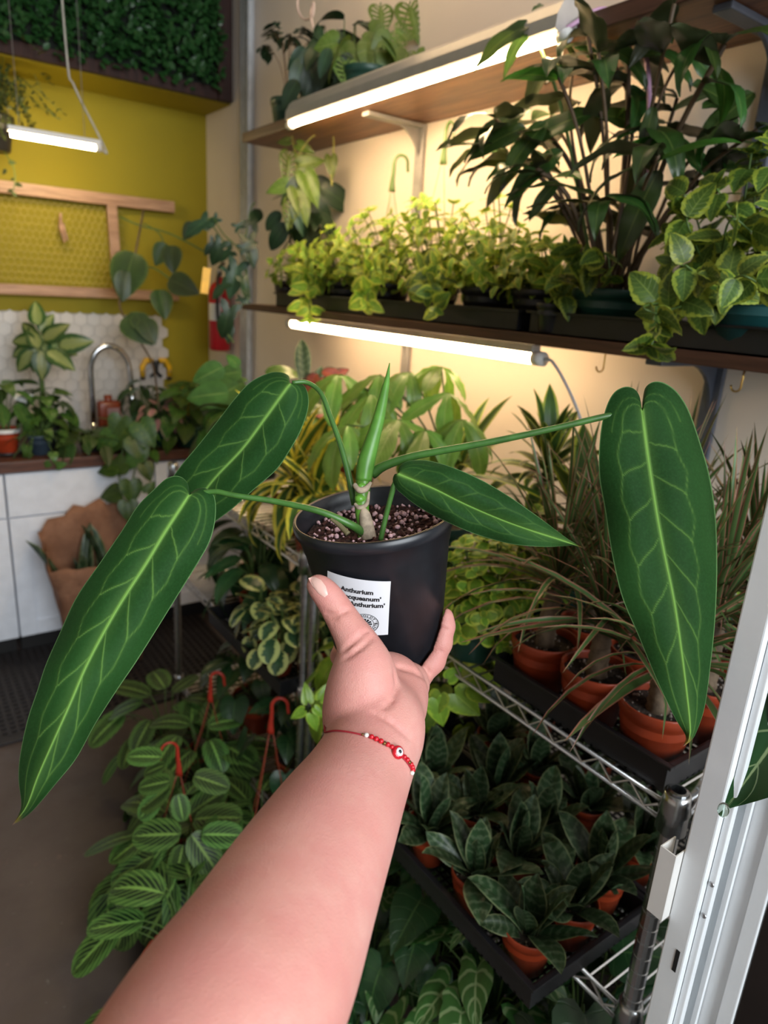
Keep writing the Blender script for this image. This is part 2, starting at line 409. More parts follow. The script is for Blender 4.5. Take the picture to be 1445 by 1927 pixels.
M_brk = plain('grey_painted_steel', (0.30, 0.29, 0.29), 0.45, 0.2)
M_brk2 = plain('slate_grey_steel', (0.10, 0.11, 0.14), 0.4, 0.3)
US, MS, XF, YL = 2.100, 1.520, 1.17, 2.61    # undersides, front edge, left end
def shelf(name, z, th, label, reach, drop, ys):
    r = thing(name, (0, 0, 0), label, 'shelf')
    b = MB().box((XF, 0.34, z), (XW - 0.001, YL, z + th), 0.003).build('board', M_shelfwood, r)
    MB().box((XF - 0.006, 0.34, z - 0.001), (XF - 0.0005, YL, z + th + 0.001), 0.002).build('front_edge', M_shelfface, r)
    for y, mt in ys: bracket(r, y, z, reach, drop, mt)
    return r
shelf('wall_shelf', US, 0.03, 'upper stained plywood wall shelf with monsteras on it', 0.21, 0.30, ((1.87, M_brk), (0.80, M_brk2)))
shelf('wall_shelf', MS, 0.022, 'dark wall shelf at eye level holding the row of yellow-green bushes', 0.23, 0.24, ((1.87, M_brk), (0.80, M_brk2)))

# LED tubes
M_tube = emit('warm_led_tube', LED, 21.0); M_tubeu = emit('warm_led_tube_upper', LED, 64.0)
M_tube2 = emit('warm_led_tube_wall', (1.0, 0.78, 0.40), 85.0)
M_alu = plain('aluminium_reflector', (0.66, 0.63, 0.60), 0.33, 0.6, var=0.05)
M_wht = plain('white_plastic', (0.75, 0.74, 0.72), 0.4, var=0.03)
r = thing('tube_light', (1.135, 2.16, 2.105), 'long aluminium grow light fixed along the upper shelf edge', 'tube light')
L = 1.09
prof = [(-0.004, 0.05), (-0.016, 0.040), (-0.028, 0.018), (-0.030, -0.006), (-0.022, -0.010), (0.022, -0.010), (0.028, 0.0), (0.028, 0.05)]
m = MB(); n = len(prof)
m.v = [(x, 0, z) for x, z in prof] + [(x, -L, z) for x, z in prof]; m.f = [(i, (i + 1) % n, n + (i + 1) % n, n + i) for i in range(n)] + [tuple(range(n))[::-1], tuple(range(n, 2 * n))]
m.build('reflector', M_alu, r)
for xx in (-0.015, 0.002): MB().tube([(xx, -0.01, -0.014), (xx, -L + 0.01, -0.014)], 0.0058, 10).build('tube', M_tubeu, r, True)
for y in (0.004, -L - 0.004): MB().tube([(-0.008, y - 0.012, -0.016), (-0.008, y + 0.012, -0.016)], 0.0125, 12).build('end_cap', M_wht, r, True)
m = MB().tube(spline([(0.0, -L, 0.0), (0.05, -L - 0.05, 0.03), (0.09, -L - 0.12, -0.05), (0.10, -L - 0.16, -0.25)], 20), 0.0045, 6).build('cord', plain('lilac_cord', (0.62, 0.36, 0.55), 0.5), r, True)
a, b = onx(550, 608, 1.20), onx(1008, 667, 1.20)
r = thing('tube_light', (1.20, a.y, MS - 0.02), 'bright warm LED tube under the eye-level shelf', 'tube light')
L = a.y - b.y
MB().box((-0.014, 0, 0.0), (0.014, -L, 0.0195), 0.002).build('housing', plain('clear_grey_plastic', (0.55, 0.53, 0.48), 0.3), r)
MB().tube([(0, -0.005, -0.012), (0, -L + 0.005, -0.012)], 0.0135, 12).build('tube', M_tube, r, True)
for y in (0.008, -L - 0.012): MB().tube([(0, y - 0.014, -0.011), (0, y + 0.014, -0.011)], 0.0165, 12).build('end_cap', M_wht, r, True)
MB().tube(spline([(0, -L - 0.02, -0.01), (0.0, -L - 0.06, -0.02), (0.04, -L - 0.11, -0.12), (0.08, -L - 0.13, -0.24), (0.1, -L - 0.16, -0.38)], 24), 0.0035, 6).build('cord', plain('grey_cord', (0.42, 0.44, 0.48), 0.5), r, True)
a, b = ony(20, 250, 3.14), ony(183, 272, 3.14)
r = thing('tube_light', (a.x, 3.14, a.z), 'small tube light hanging in front of the mustard wall', 'tube light')
L = b.x - a.x
MB().box((-0.01, -0.012, 0.006), (L + 0.012, 0.012, 0.026), 0.003).build('housing', M_wht, r)
MB().tube([(0.0, 0, -0.004), (L - 0.006, 0, -0.004)], 0.0095, 12).build('tube', M_tube2, r, True)
MB().tube([(L - 0.008, 0, 0.0), (L + 0.014, 0, 0.0)], 0.0165, 12).build('end_cap', M_wht, r, True)
m = MB(); zt = SZ - a.z
for x in (L * 0.85, 0.03): MB().tube([(x, 0, 0.03), (x, 0.0, 0.13), (x, 0.0, ZC - a.z - 0.002)], 0.0014, 5).build('hanging_wire', M_steel, r)
MB().tube(spline([(L + 0.01, 0, 0.0), (L + 0.035, 0, -0.015), (L + 0.0, 0.005, 0.06), (L - 0.07, 0.01, 0.2), (L - 0.09, 0.01, zt + 0.02), (L - 0.10, 0.01, ZC - a.z - 0.002)], 24), 0.004, 6).build('cord', plain('pale_cord', (0.55, 0.52, 0.46), 0.5), r, True)
# a second lamp of the same kind hangs over the upper shelf
r = thing('tube_light', (1.10, 2.25, 2.74), 'tube light hanging above the upper shelf plants', 'tube light')
L = 1.10
MB().box((-0.025, 0, 0.0), (0.025, -L, 0.03), 0.004).build('housing', M_alu, r)
MB().tube([(0, -0.005, -0.010), (0, -L + 0.005, -0.010)], 0.0095, 10).build('tube', M_tube, r, True)
for y in (-0.1, -L + 0.1): MB().tube([(0, y, 0.03), (0, y, ZC - 2.74 - 0.002)], 0.0015, 5).build('hanging_wire', M_steel, r)
# loop of pale cord above the upper shelf
pts = [onx(x, y, 1.33) for x, y in ((562, -30), (560, 15), (572, 36), (588, 30), (590, 5), (585, 25), (590, 55), (602, 85), (612, 112), (614, 150))]
tag(MB().tube(spline(pts, 60), 0.0042, 6).build('power_cord', plain('pinkish_cord', (0.78, 0.60, 0.52), 0.5), None, True), 'pale looped power cord hanging above the upper shelf', 'cord')
# brass cup hooks under the eye-level shelf
for px, py, lab in ((1137, 682, 'brass cup hook under the shelf beside the tube cord'), (1397, 716, 'brass cup hook under the shelf at the far right')):
    p = onx(px, py, XF + 0.012)
    q = [(0, 0, MS - p.z), (0, 0, 0.004)] + [(0, 0.009 - 0.009 * math.cos(a), -0.010 - 0.010 * math.sin(a)) for a in np.linspace(0.2, math.pi, 8)]
    tag(MB().tube(q, 0.0017, 6).build('cup_hook', plain('brass', (0.50, 0.33, 0.10), 0.3, 1.0), None, True, Matrix.Translation(p)), lab, 'hook', 'cup hooks under the shelf')

# ------------------------------------------------------------------ boxwood hedge panel on the soffit
r = thing('hedge_panel', (0, SF, SZ), 'artificial boxwood hedge panel in a dark wooden frame above the sink', 'hedge panel')
M_frame = wood('dark_red_frame', (0.016, 0.005, 0.004), (0.045, 0.015, 0.011), 2, 12, 0.75)
px0, px1, pz0, pz1 = -0.6, 1.395, 0.002, 0.62
MB().box((px1 - 0.05, -0.045, pz0), (px1 + 0.012, -0.002, pz1 + 0.05), 0.004).build('frame_post', M_frame, r)
MB().box((px0, -0.03, pz0), (px1 - 0.05, -0.002, pz0 + 0.05), 0.004).build('frame_rail', M_frame, r)
MB().box((px0, -0.012, pz0 + 0.05), (px1 - 0.05, -0.002, pz1)).build('backing', plain('hedge_backing', (0.006, 0.010, 0.006), 0.9), r)
M_box = leafmat('boxwood_leaf', (0.030, 0.120, 0.034), rough=0.3, trans=0.1, spec=0.5)
rnd = random.Random(5); m = MB()
for i in range(3600):
    x = rnd.uniform(0.35, px1 - 0.045); z = rnd.uniform(0.03, pz1); y = -0.012 - rnd.random() ** 0.7 * 0.075
    if z < 0.08 and rnd.random() < 0.5: continue
    az = rnd.uniform(0, 6.28); d = V((math.cos(az), -rnd.uniform(0.3, 1.0), math.sin(az) + 0.2)).normalized()
    nn = V((rnd.uniform(-0.5, 0.5), -0.7, rnd.uniform(0.1, 0.9)))
    Mx = frame((x, y, z), d, nn, rnd.uniform(0.024, 0.040))
    m.addmesh([(0, 0, 0), (0.3, 0.3, 0.05), (0.26, 0.75, 0.03), (0, 1, -0.05), (-0.26, 0.75, 0.03), (-0.3, 0.3, 0.05), (0, 0.5, 0)],
              [(0, 1, 6), (1, 2, 6), (2, 3, 6), (3, 4, 6), (4, 5, 6), (5, 0, 6)], Mx)
hedge = m.build('boxwood_foliage', M_box, r); hedge['kind'] = 'stuff'

# rubber mat before the cabinets
p0, p1 = 2.44, 3.12
r = thing('rubber_mat', (0, 0, 0), 'black perforated rubber mat on the floor before the sink', 'mat')
M_rub = plain('black_rubber', (0.022, 0.018, 0.018), 0.6)
MB().box((-0.9, p0, 0), (1.15, p0 + 0.035, 0.014), 0.004).build('border', M_rub, r); MB().box((-0.9, p0 + 0.035, 0), (1.15, p1, 0.004)).build('base_sheet', plain('dark_gap', (0.012, 0.01, 0.01), 0.7), r)
m = MB()
k = 0
while p0 + 0.035 + k * 0.03 < p1:
    y = p0 + 0.035 + k * 0.03; m.box((-0.9, y, 0.004), (1.15, y + 0.011, 0.014)); k += 1
for k in range(69):
    x = -0.9 + k * 0.03; m.box((x, p0 + 0.035, 0.004), (x + 0.011, p1, 0.0135))
g = m.build('perforated_lattice', M_rub, r); g['kind'] = 'stuff'
# ------------------------------------------------------------------ chrome wire racks
M_post = plain('dark_chrome_post', (0.50, 0.52, 0.54), 0.25, 1.0, var=0.06)
M_wire = plain('zinc_wire', (0.72, 0.73, 0.75), 0.32, 1.0, var=0.05)
prof = []
z = 0.0
while z < 1.012:
    prof += [(0.0127, z), (0.0127, z + 0.0225), (0.0112, z + 0.0232), (0.0112, z + 0.0247)]; z += 0.0254
prof += [(0.0127, 1.028), (0.0095, 1.029), (0.0085, 0.99), (0.001, 0.99)]
POST = MB().lathe(prof, 14).mesh('post', M_post, False)
COLLAR = MB().lathe([(0.0128, -0.026), (0.0195, -0.026), (0.0185, 0.0), (0.0205, 0.004), (0.0175, 0.02), (0.0165, 0.03), (0.0128, 0.03)], 16).mesh('collar', M_post, True)
def rack(x0, x1, y0, y1, levels, label):
    r = thing('wire_rack', (0, 0, 0), label, 'wire rack', 'chrome wire racks along the wall')
    for x in (x0, x1):
        for y in (y0, y1): link('post', POST, None, r, loc=(x, y, 0.0))
    for z in levels:
        sh = thing('shelf', (0, 0, 0), None, None); sh.parent = r
        m = MB(); k = 0
        n = int((y1 - y0 - 0.04) / 0.0245)
        for k in range(n + 1):
            y = y0 + 0.02 + k * (y1 - y0 - 0.04) / n; m.tube([(x0 - 0.002, y, z), (x1 + 0.002, y, z)], 0.0019, 4, False)
        for f in (0.25, 0.5, 0.75):
            x = x0 + (x1 - x0) * f; m.tube([(x, y0 + 0.01, z - 0.005), (x, y1 - 0.01, z - 0.005)], 0.003, 5)
        m.build('wire_deck', M_wire, sh)
        for nm, a, b in (('front_rail', (x0, y0), (x0, y1)), ('back_rail', (x1, y0), (x1, y1)), ('side_rail', (x0, y0), (x1, y0)), ('side_rail', (x0, y1), (x1, y1))):
            a, b = V((*a, 0)), V((*b, 0)); d = (b - a).normalized(); a2, b2 = a + d * 0.014, b - d * 0.014; m = MB()
            m.tube([a2 + V((0, 0, z + 0.0)), b2 + V((0, 0, z + 0.0))], 0.0032, 6); m.tube([a2 + V((0, 0, z - 0.026)), b2 + V((0, 0, z - 0.026))], 0.0032, 6)
            L = (b2 - a2).length; q = max(4, int(L / 0.052)); zz = []
            for i in range(q * 2 + 1): zz.append(a2 + d * (L * i / (2 * q)) + V((0, 0, z - (0.0245 if i % 2 else 0.0015))))
            m.tube(zz, 0.0021, 5); m.build(nm, M_wire, sh, True)
        for x in (x0, x1):
            for y in (y0, y1): link('collar', COLLAR, None, sh, loc=(x, y, z - 0.005))
RX0, RX1 = 0.757, 1.34
rack(RX0, RX1, 0.368, 1.288, (0.20, 0.645, 1.00), 'near chrome wire rack with dragon trees and snake plants')
rack(RX0, RX1, 1.330, 2.250, (0.20, 0.645, 1.00), 'far chrome wire rack left of the black pot')
rack(RX0, RX1, -0.595, 0.325, (0.20, 0.645, 1.00), 'chrome wire rack seen only through the glass door')

# ------------------------------------------------------------------ white sliding glass door at the right edge
M_door = plain('white_powder_coat', (0.80, 0.83, 0.85), 0.35, var=0.03)
DX = 0.565
ya, yb = onx(1367, 1180, DX), onx(1228, 1927, DX); DY = (ya.y + yb.y) / 2
tg = NT('door_glass'); tg.set(Base_Color=(0.86, 0.93, 0.93), Roughness=0.03); tg.b.inputs['Specular IOR Level'].default_value = 0.5
mxs = tg.n('ShaderNodeMixShader'); tpn = tg.n('ShaderNodeBsdfTransparent'); tpn.inputs[0].default_value = (0.93, 0.97, 0.97, 1); fr = tg.n('ShaderNodeFresnel'); fr.inputs[0].default_value = 1.5; gl = tg.n('ShaderNodeBsdfGlossy'); gl.inputs['Roughness'].default_value = 0.02
tg.l(tg.M('ADD', fr.outputs[0], 0.10), mxs.inputs[0]); tg.l(tpn.outputs[0], mxs.inputs[1]); tg.l(gl.outputs[0], mxs.inputs[2]); tg.l(mxs.outputs[0], [n for n in tg.t.nodes if n.type == 'OUTPUT_MATERIAL'][0].inputs[0])
dr = thing('door_1', (0, 0, 0), 'white framed sliding glass door at the right picture edge', 'glass door'); dr['kind'] = 'structure'
st = MB().box((DX, DY - 0.023, 0.02), (DX + 0.016, DY, 2.25), 0.0015).build('door_stile', M_door, dr)
MB().box((DX + 0.0165, DY - 0.0135, 0.02), (DX + 0.0335, DY - 0.0105, 2.25), 0.0005).build('jamb_web', M_door, dr)
MB().box((DX + 0.008, DY - 0.030, 0.02), (DX + 0.016, DY - 0.0235, 2.25), 0.001).build('stile_lip', M_door, dr)
MB().box((DX + 0.034, DY - 0.052, 0.02), (DX + 0.040, DY - 0.010, 2.25), 0.001).build('rear_track', M_door, dr)
MB().box((DX + 0.028, DY - 0.036, 0.02), (DX + 0.033, DY - 0.031, 2.25), 0.0005).build('track_bead', M_door, dr)
MB().box((DX + 0.030, DY - 0.066, 0.02), (DX + 0.040, DY - 0.0525, 2.25), 0.001).build('rear_stile', M_door, dr)
MB().box((DX + 0.034, DY - 0.75, 0.05), (DX + 0.038, DY - 0.0665, 2.2)).build('glass_pane', tg.m, dr)
p = onx(1272, 1808, DX); MB().box((DX - 0.0006, p.y - 0.002, p.z - 0.013), (DX + 0.001, p.y + 0.002, p.z + 0.013)).build('latch_slot', plain('black_slot', (0.004, 0.004, 0.004), 0.8), st)
pa, pb = onx(1262, 1605, DX - 0.012), onx(1245, 1735, DX - 0.012)
M_ivory = plain('ivory_plastic', (0.72, 0.70, 0.67), 0.35, var=0.03); y0_ = DY + 0.0005
m = MB().box((DX - 0.012, y0_, pb.z), (DX - 0.0105, y0_ + 0.017, pa.z), 0.0004).box((DX - 0.0105, y0_ + 0.0155, pb.z), (DX + 0.012, y0_ + 0.017, pa.z), 0.0004).box((DX - 0.0105, y0_, pb.z), (DX + 0.012, y0_ + 0.0015, pa.z), 0.0004)
m.build('pull_handle', M_ivory, st)
for yy in (1660, 1730):
    q = onx(1315, yy, DX); MB().lathe([(0.0, -0.0015), (0.0025, -0.001), (0.0028, 0.0), (0, 0.0)], 10, Matrix.Translation((DX + 0.008, DY - 0.027, q.z)) @ Matrix.Rotation(math.pi / 2, 4, 'Y')).build('screw', M_steel, st)
# ------------------------------------------------------------------ the anthurium held in front
RIM, BOT = at(703, 962, 0.640), at(731, 1214, 0.690)
AX = (RIM - BOT).normalized(); PH = (RIM - BOT).length
px_ = V((1, 0, 0)) - AX * AX.x; px_.normalize(); py_ = AX.cross(px_)
POTM = Matrix(((px_.x, py_.x, AX.x, BOT.x), (px_.y, py_.y, AX.y, BOT.y), (px_.z, py_.z, AX.z, BOT.z), (0, 0, 0, 1)))
POTI = POTM.inverted()
hero = thing('anthurium', BOT, 'velvet-leaved anthurium in the black pot held up in the hand', 'potted plant')
TB = Matrix.Translation(-BOT)
def hbuild(mb, name, mat, smooth=True, parent=None):
    me = mb.mesh(name, mat, smooth); me.transform(TB); return link(name, me, None, parent or hero)
r0, r1 = 0.0522, 0.0718; RR = 0.0752
def wallr(h): return r0 + (r1 - r0) * h / PH
M_pot = plain('black_pot_plastic', (0.013, 0.014, 0.018), 0.34, var=0.2, scale=50)
outp = [(0.0, 0.003), (r0 - 0.012, 0.003), (r0 - 0.006, 0.0), (r0 - 0.001, 0.003), (r0, 0.012), (r0 + 0.0012, 0.0125), (wallr(PH * 0.80), PH * 0.80), (wallr(PH * 0.80) + 0.0008, PH * 0.805), (r1 + 0.0002, PH - 0.012), (RR - 0.001, PH - 0.011), (RR, PH - 0.006), (RR - 0.0004, PH - 0.001), (RR - 0.0018, PH), (RR - 0.0032, PH - 0.001), (r1 - 0.0012, PH - 0.012), (wallr(PH * .82) - 0.0016, PH * 0.82), (wallr(PH * .81) - 0.0030, PH * 0.81), (wallr(PH * .3) - 0.0018, PH * 0.3)]
hbuild(MB().lathe(outp, 96, POTM), 'pot', M_pot)
hbuild(MB().lathe([(RR - 0.0022, PH + 0.0002), (RR - 0.0030, PH + 0.0003), (RR - 0.0036, PH - 0.0009)], 96, POTM), 'rim_wear', plain('worn_rim', (0.20, 0.13, 0.08), 0.5))
SOILZ = PH - 0.020
t = NT('bark_soil'); nz = t.noise(260, 4, rough=0.7); t.set(Base_Color=t.mix(t.step(nz, 0.35, 0.65), (0.012, 0.005, 0.004), (0.085, 0.030, 0.022)), Roughness=0.95); t.bump(nz, 0.9, 0.004); M_soil0 = t.m
m = MB(); rs = wallr(SOILZ) - 0.0022; N = 44; rnd = random.Random(3)
for i in range(N + 1):
    for k in range(N + 1):
        x, y = (i / N * 2 - 1), (k / N * 2 - 1)
        u = x * math.sqrt(1 - y * y / 2) * rs; v = y * math.sqrt(1 - x * x / 2) * rs
        m.v.append(tuple(POTM @ V((u, v, SOILZ + rnd.uniform(-0.0022, 0.0022)))))
for i in range(N):
    for k in range(N): a = i * (N + 1) + k; m.f.append((a, a + N + 1, a + N + 2, a + 1))
hbuild(m, 'soil', M_soil0)
m = MB()
for i in range(250):
    a = rnd.uniform(0, 6.283); q = rs * 0.97 * math.sqrt(rnd.random())
    s = rnd.uniform(0.0009, 0.0024) if rnd.random() < 0.8 else rnd.uniform(0.0024, 0.0034)
    m.ball(POTM @ V((q * math.cos(a), q * math.sin(a), SOILZ + s * 0.5 + 0.001)), s, 1, (rnd.uniform(.7, 1.2), rnd.uniform(.7, 1.2), rnd.uniform(.7, 1.1)))
pl = hbuild(m, 'perlite', plain('pinkish_perlite', (0.74, 0.46, 0.49), 0.8, var=0.25, scale=300)); pl['kind'] = 'stuff'
m = MB()
for i in range(160):
    a = rnd.uniform(0, 6.283); q = rs * 0.95 * math.sqrt(rnd.random()); b = rnd.uniform(0, 6.28); L = rnd.uniform(0.003, 0.007)
    p = POTM @ V((q * math.cos(a), q * math.sin(a), SOILZ + 0.0015)); d = (px_ * math.cos(b) + py_ * math.sin(b) + AX * rnd.uniform(-0.3, 0.5)) * L
    m.tube([p, p + d], rnd.uniform(0.0008, 0.002), 5)
bk = hbuild(m, 'bark_chips', plain('bark', (0.07, 0.022, 0.016), 0.9, var=0.4, scale=200), False); bk['kind'] = 'stuff'

# sticker wrapped on the pot
def pot_hit(px, py, rad_off=0.0):
    o = POTI @ V((0, 0, EYE)); d = POTI.to_3x3() @ V(ray(px, py))
    k = (r1 - r0) / PH; c0 = r0 + k * o.z + rad_off; c1 = k * d.z
    A = d.x ** 2 + d.y ** 2 - c1 ** 2; B = 2 * (o.x * d.x + o.y * d.y - c0 * c1); Cc = o.x ** 2 + o.y ** 2 - c0 ** 2
    q = (-B - math.sqrt(B * B - 4 * A * Cc)) / (2 * A); h = o + d * q
    return math.atan2(h.y, h.x), h.z
tl, tr_, br, bl = pot_hit(618, 1073), pot_hit(735, 1093), pot_hit(730, 1193), pot_hit(622, 1172)
_u = lambda q: (q[0] % (2 * math.pi), q[1])
tl, tr_, br, bl = _u(tl), _u(tr_), _u(br), _u(bl)
def sticker_pt(u, v, off=0.0004):
    """u 0..1 left to right, v 0..1 top to bottom on the sticker"""
    a = (tl[0] * (1 - u) + tr_[0] * u) * (1 - v) + (bl[0] * (1 - u) + br[0] * u) * v
    h = (tl[1] * (1 - u) + tr_[1] * u) * (1 - v) + (bl[1] * (1 - u) + br[1] * u) * v
    q = wallr(h) + off
    return POTM @ V((q * math.cos(a), q * math.sin(a), h))
m = MB(); N = 16
for j in range(N + 1):
    for i in range(N + 1): m.v.append(tuple(sticker_pt(i / N, j / N, 0.0011)))
for j in range(N):
    for i in range(N): a = j * (N + 1) + i; m.f.append((a, a + N + 1, a + N + 2, a + 1))
stk = hbuild(m, 'sticker', plain('white_label_paper', (0.74, 0.74, 0.78), 0.5, var=0.02))
SW = (sticker_pt(1, 0.3) - sticker_pt(0, 0.3)).length; SHH = (sticker_pt(.5, 1) - sticker_pt(.5, 0)).length
M_ink = plain('black_ink', (0.012, 0.011, 0.014), 0.6, var=0.05)
def text_mesh(body, size, bold=0.0, align='CENTER'):
    cu = bpy.data.curves.new('txt', 'FONT'); cu.body = body; cu.size = size; cu.align_x = align; cu.offset = bold; cu.resolution_u = 3
    o = bpy.data.objects.new('txt', cu); C.objects.link(o)
    bpy.context.view_layer.update()
    me = bpy.data.meshes.new_from_object(o.evaluated_get(bpy.context.evaluated_depsgraph_get()))
    bpy.data.objects.remove(o, do_unlink=True); bpy.data.curves.remove(cu); return me
def print_on(me, f, name):
    for v in me.vertices:
        u, w_ = f(v.co.x, v.co.y); v.co = sticker_pt(u, w_, 0.0014)
    me.materials.clear(); me.materials.append(M_ink); me.transform(TB); me.update()
    return link(name, me, None, stk)
for k, (s, y) in enumerate((('Anthurium', 0.245), ("'Warocqueanum'", 0.360), ("'Queen Anthurium'", 0.475))):
    me = text_mesh(s, 1.0, 0.034)
    xm_ = max(v.co.x for v in me.vertices); sc = 0.106
    cxu = (0.755, 0.875, 0.935)[k] - xm_ * sc * SHH / SW
    print_on(me, lambda x, yy, sc=sc, y=y, c=cxu: (c + x * sc * (SHH / SW), y - yy * sc), 'lettering')
# round emblem: rings, circular lettering, leaf
ec, er = (0.665, 0.785), 0.185; AS = SHH / SW
m = MB()
def ringm(ra, rb):
    n = 40; b = len(m.v)
    for k in range(n):
        a = 2 * math.pi * k / n
        for q in (ra, rb): m.v.append(tuple(sticker_pt(ec[0] + q * math.cos(a) * AS, ec[1] - q * math.sin(a), 0.0014)))
    for k in range(n): m.f.append((b + 2 * k, b + 2 * k + 1, b + 2 * ((k + 1) % n) + 1, b + 2 * ((k + 1) % n)))
ringm(0.185, 0.176); ringm(0.122, 0.116)
# split monstera leaf
def lp(a, q): return tuple(sticker_pt(ec[0] + q * math.cos(a) * AS, ec[1] - q * math.sin(a), 0.0014))
for k in range(11):
    a0 = math.radians(-60 + k * 30); w0 = math.radians(11)
    m.poly([lp(a0, 0.012), lp(a0 - w0, 0.06), lp(a0 - w0 * 0.8, 0.096), lp(a0 + w0 * 0.8, 0.096), lp(a0 + w0, 0.06)])
me = m.mesh('emblem', M_ink); me.transform(TB); link('emblem', me, None, stk)
def arc_text(s, a_mid, R, size, flip):
    n = len(s); adv = size * 0.80 / R; a = a_mid + (adv * (n - 1) / 2) * (1 if not flip else -1)
    for ch in s:
        if ch != ' ':
            me = text_mesh(ch, 1.0, 0.02); aa = a
            def f(x, y, aa=aa):
                if not flip: rr = R + y * size; th = aa - x * size / R
                else: rr = R + size * 0.7 - y * size; th = aa + x * size / R
                return ec[0] + rr * math.cos(th) * AS, ec[1] - rr * math.sin(th)
            print_on(me, f, 'lettering')
        a += adv * (-1 if not flip else 1)
arc_text("HUMBOLDT'S", math.pi / 2 - 0.1, 0.130, 0.052, False)
arc_text("HOUSEPLANTS", -math.pi / 2 + 0.1, 0.130, 0.052, True)

# ---- velvet leaves
t = NT('velvet_leaf'); at1 = t.n('ShaderNodeAttribute'); at1.attribute_name = 'vein'; tc = t.n('ShaderNodeTexCoord'); sp = t.n('ShaderNodeSeparateXYZ'); t.l(tc.outputs['UV'], sp.inputs[0])
big = t.noise(9.0, 3); fine = t.noise(420.0, 3); spk = t.noise(190.0, 2)
col = t.mix(t.step(big, 0.3, 0.7), (0.0075, 0.034, 0.006), (0.0125, 0.050, 0.009))
col = t.mix(t.M('MULTIPLY', t.step(fine, 0.35, 0.75), 0.45), col, (0.016, 0.064, 0.014))
a_ = t.M('ABSOLUTE', t.M('SUBTRACT', t.M('MULTIPLY', sp.outputs[0], 2.0), 1.0))
col = t.mix(t.step(a_, 0.972, 0.998, 0, 0.8), col, (0.13, 0.25, 0.09))
col = t.mix(at1.outputs['Fac'], col, (0.17, 0.33, 0.065))
col = t.mix(t.step(spk, 0.815, 0.83, 0, 0.8), col, (0.5, 0.55, 0.45))
col = t.mix(t.step(sp.outputs[1], 0.968, 0.988), col, (0.22, 0.16, 0.03)); col = t.mix(t.step(sp.outputs[1], 0.988, 0.997), col, (0.30, 0.16, 0.12))
t.set(Base_Color=col, Roughness=0.68); t.b.inputs['Specular IOR Level'].default_value = 0.10
t.b.inputs['Sheen Weight'].default_value = 0.03; t.b.inputs['Sheen Tint'].default_value = (0.5, 0.8, 0.5, 1)
t.bump(t.M('ADD', t.M('MULTIPLY', at1.outputs['Fac'], -1.0), t.M('MULTIPLY', fine, 0.15)), 0.55, 0.002); M_velvet = t.m
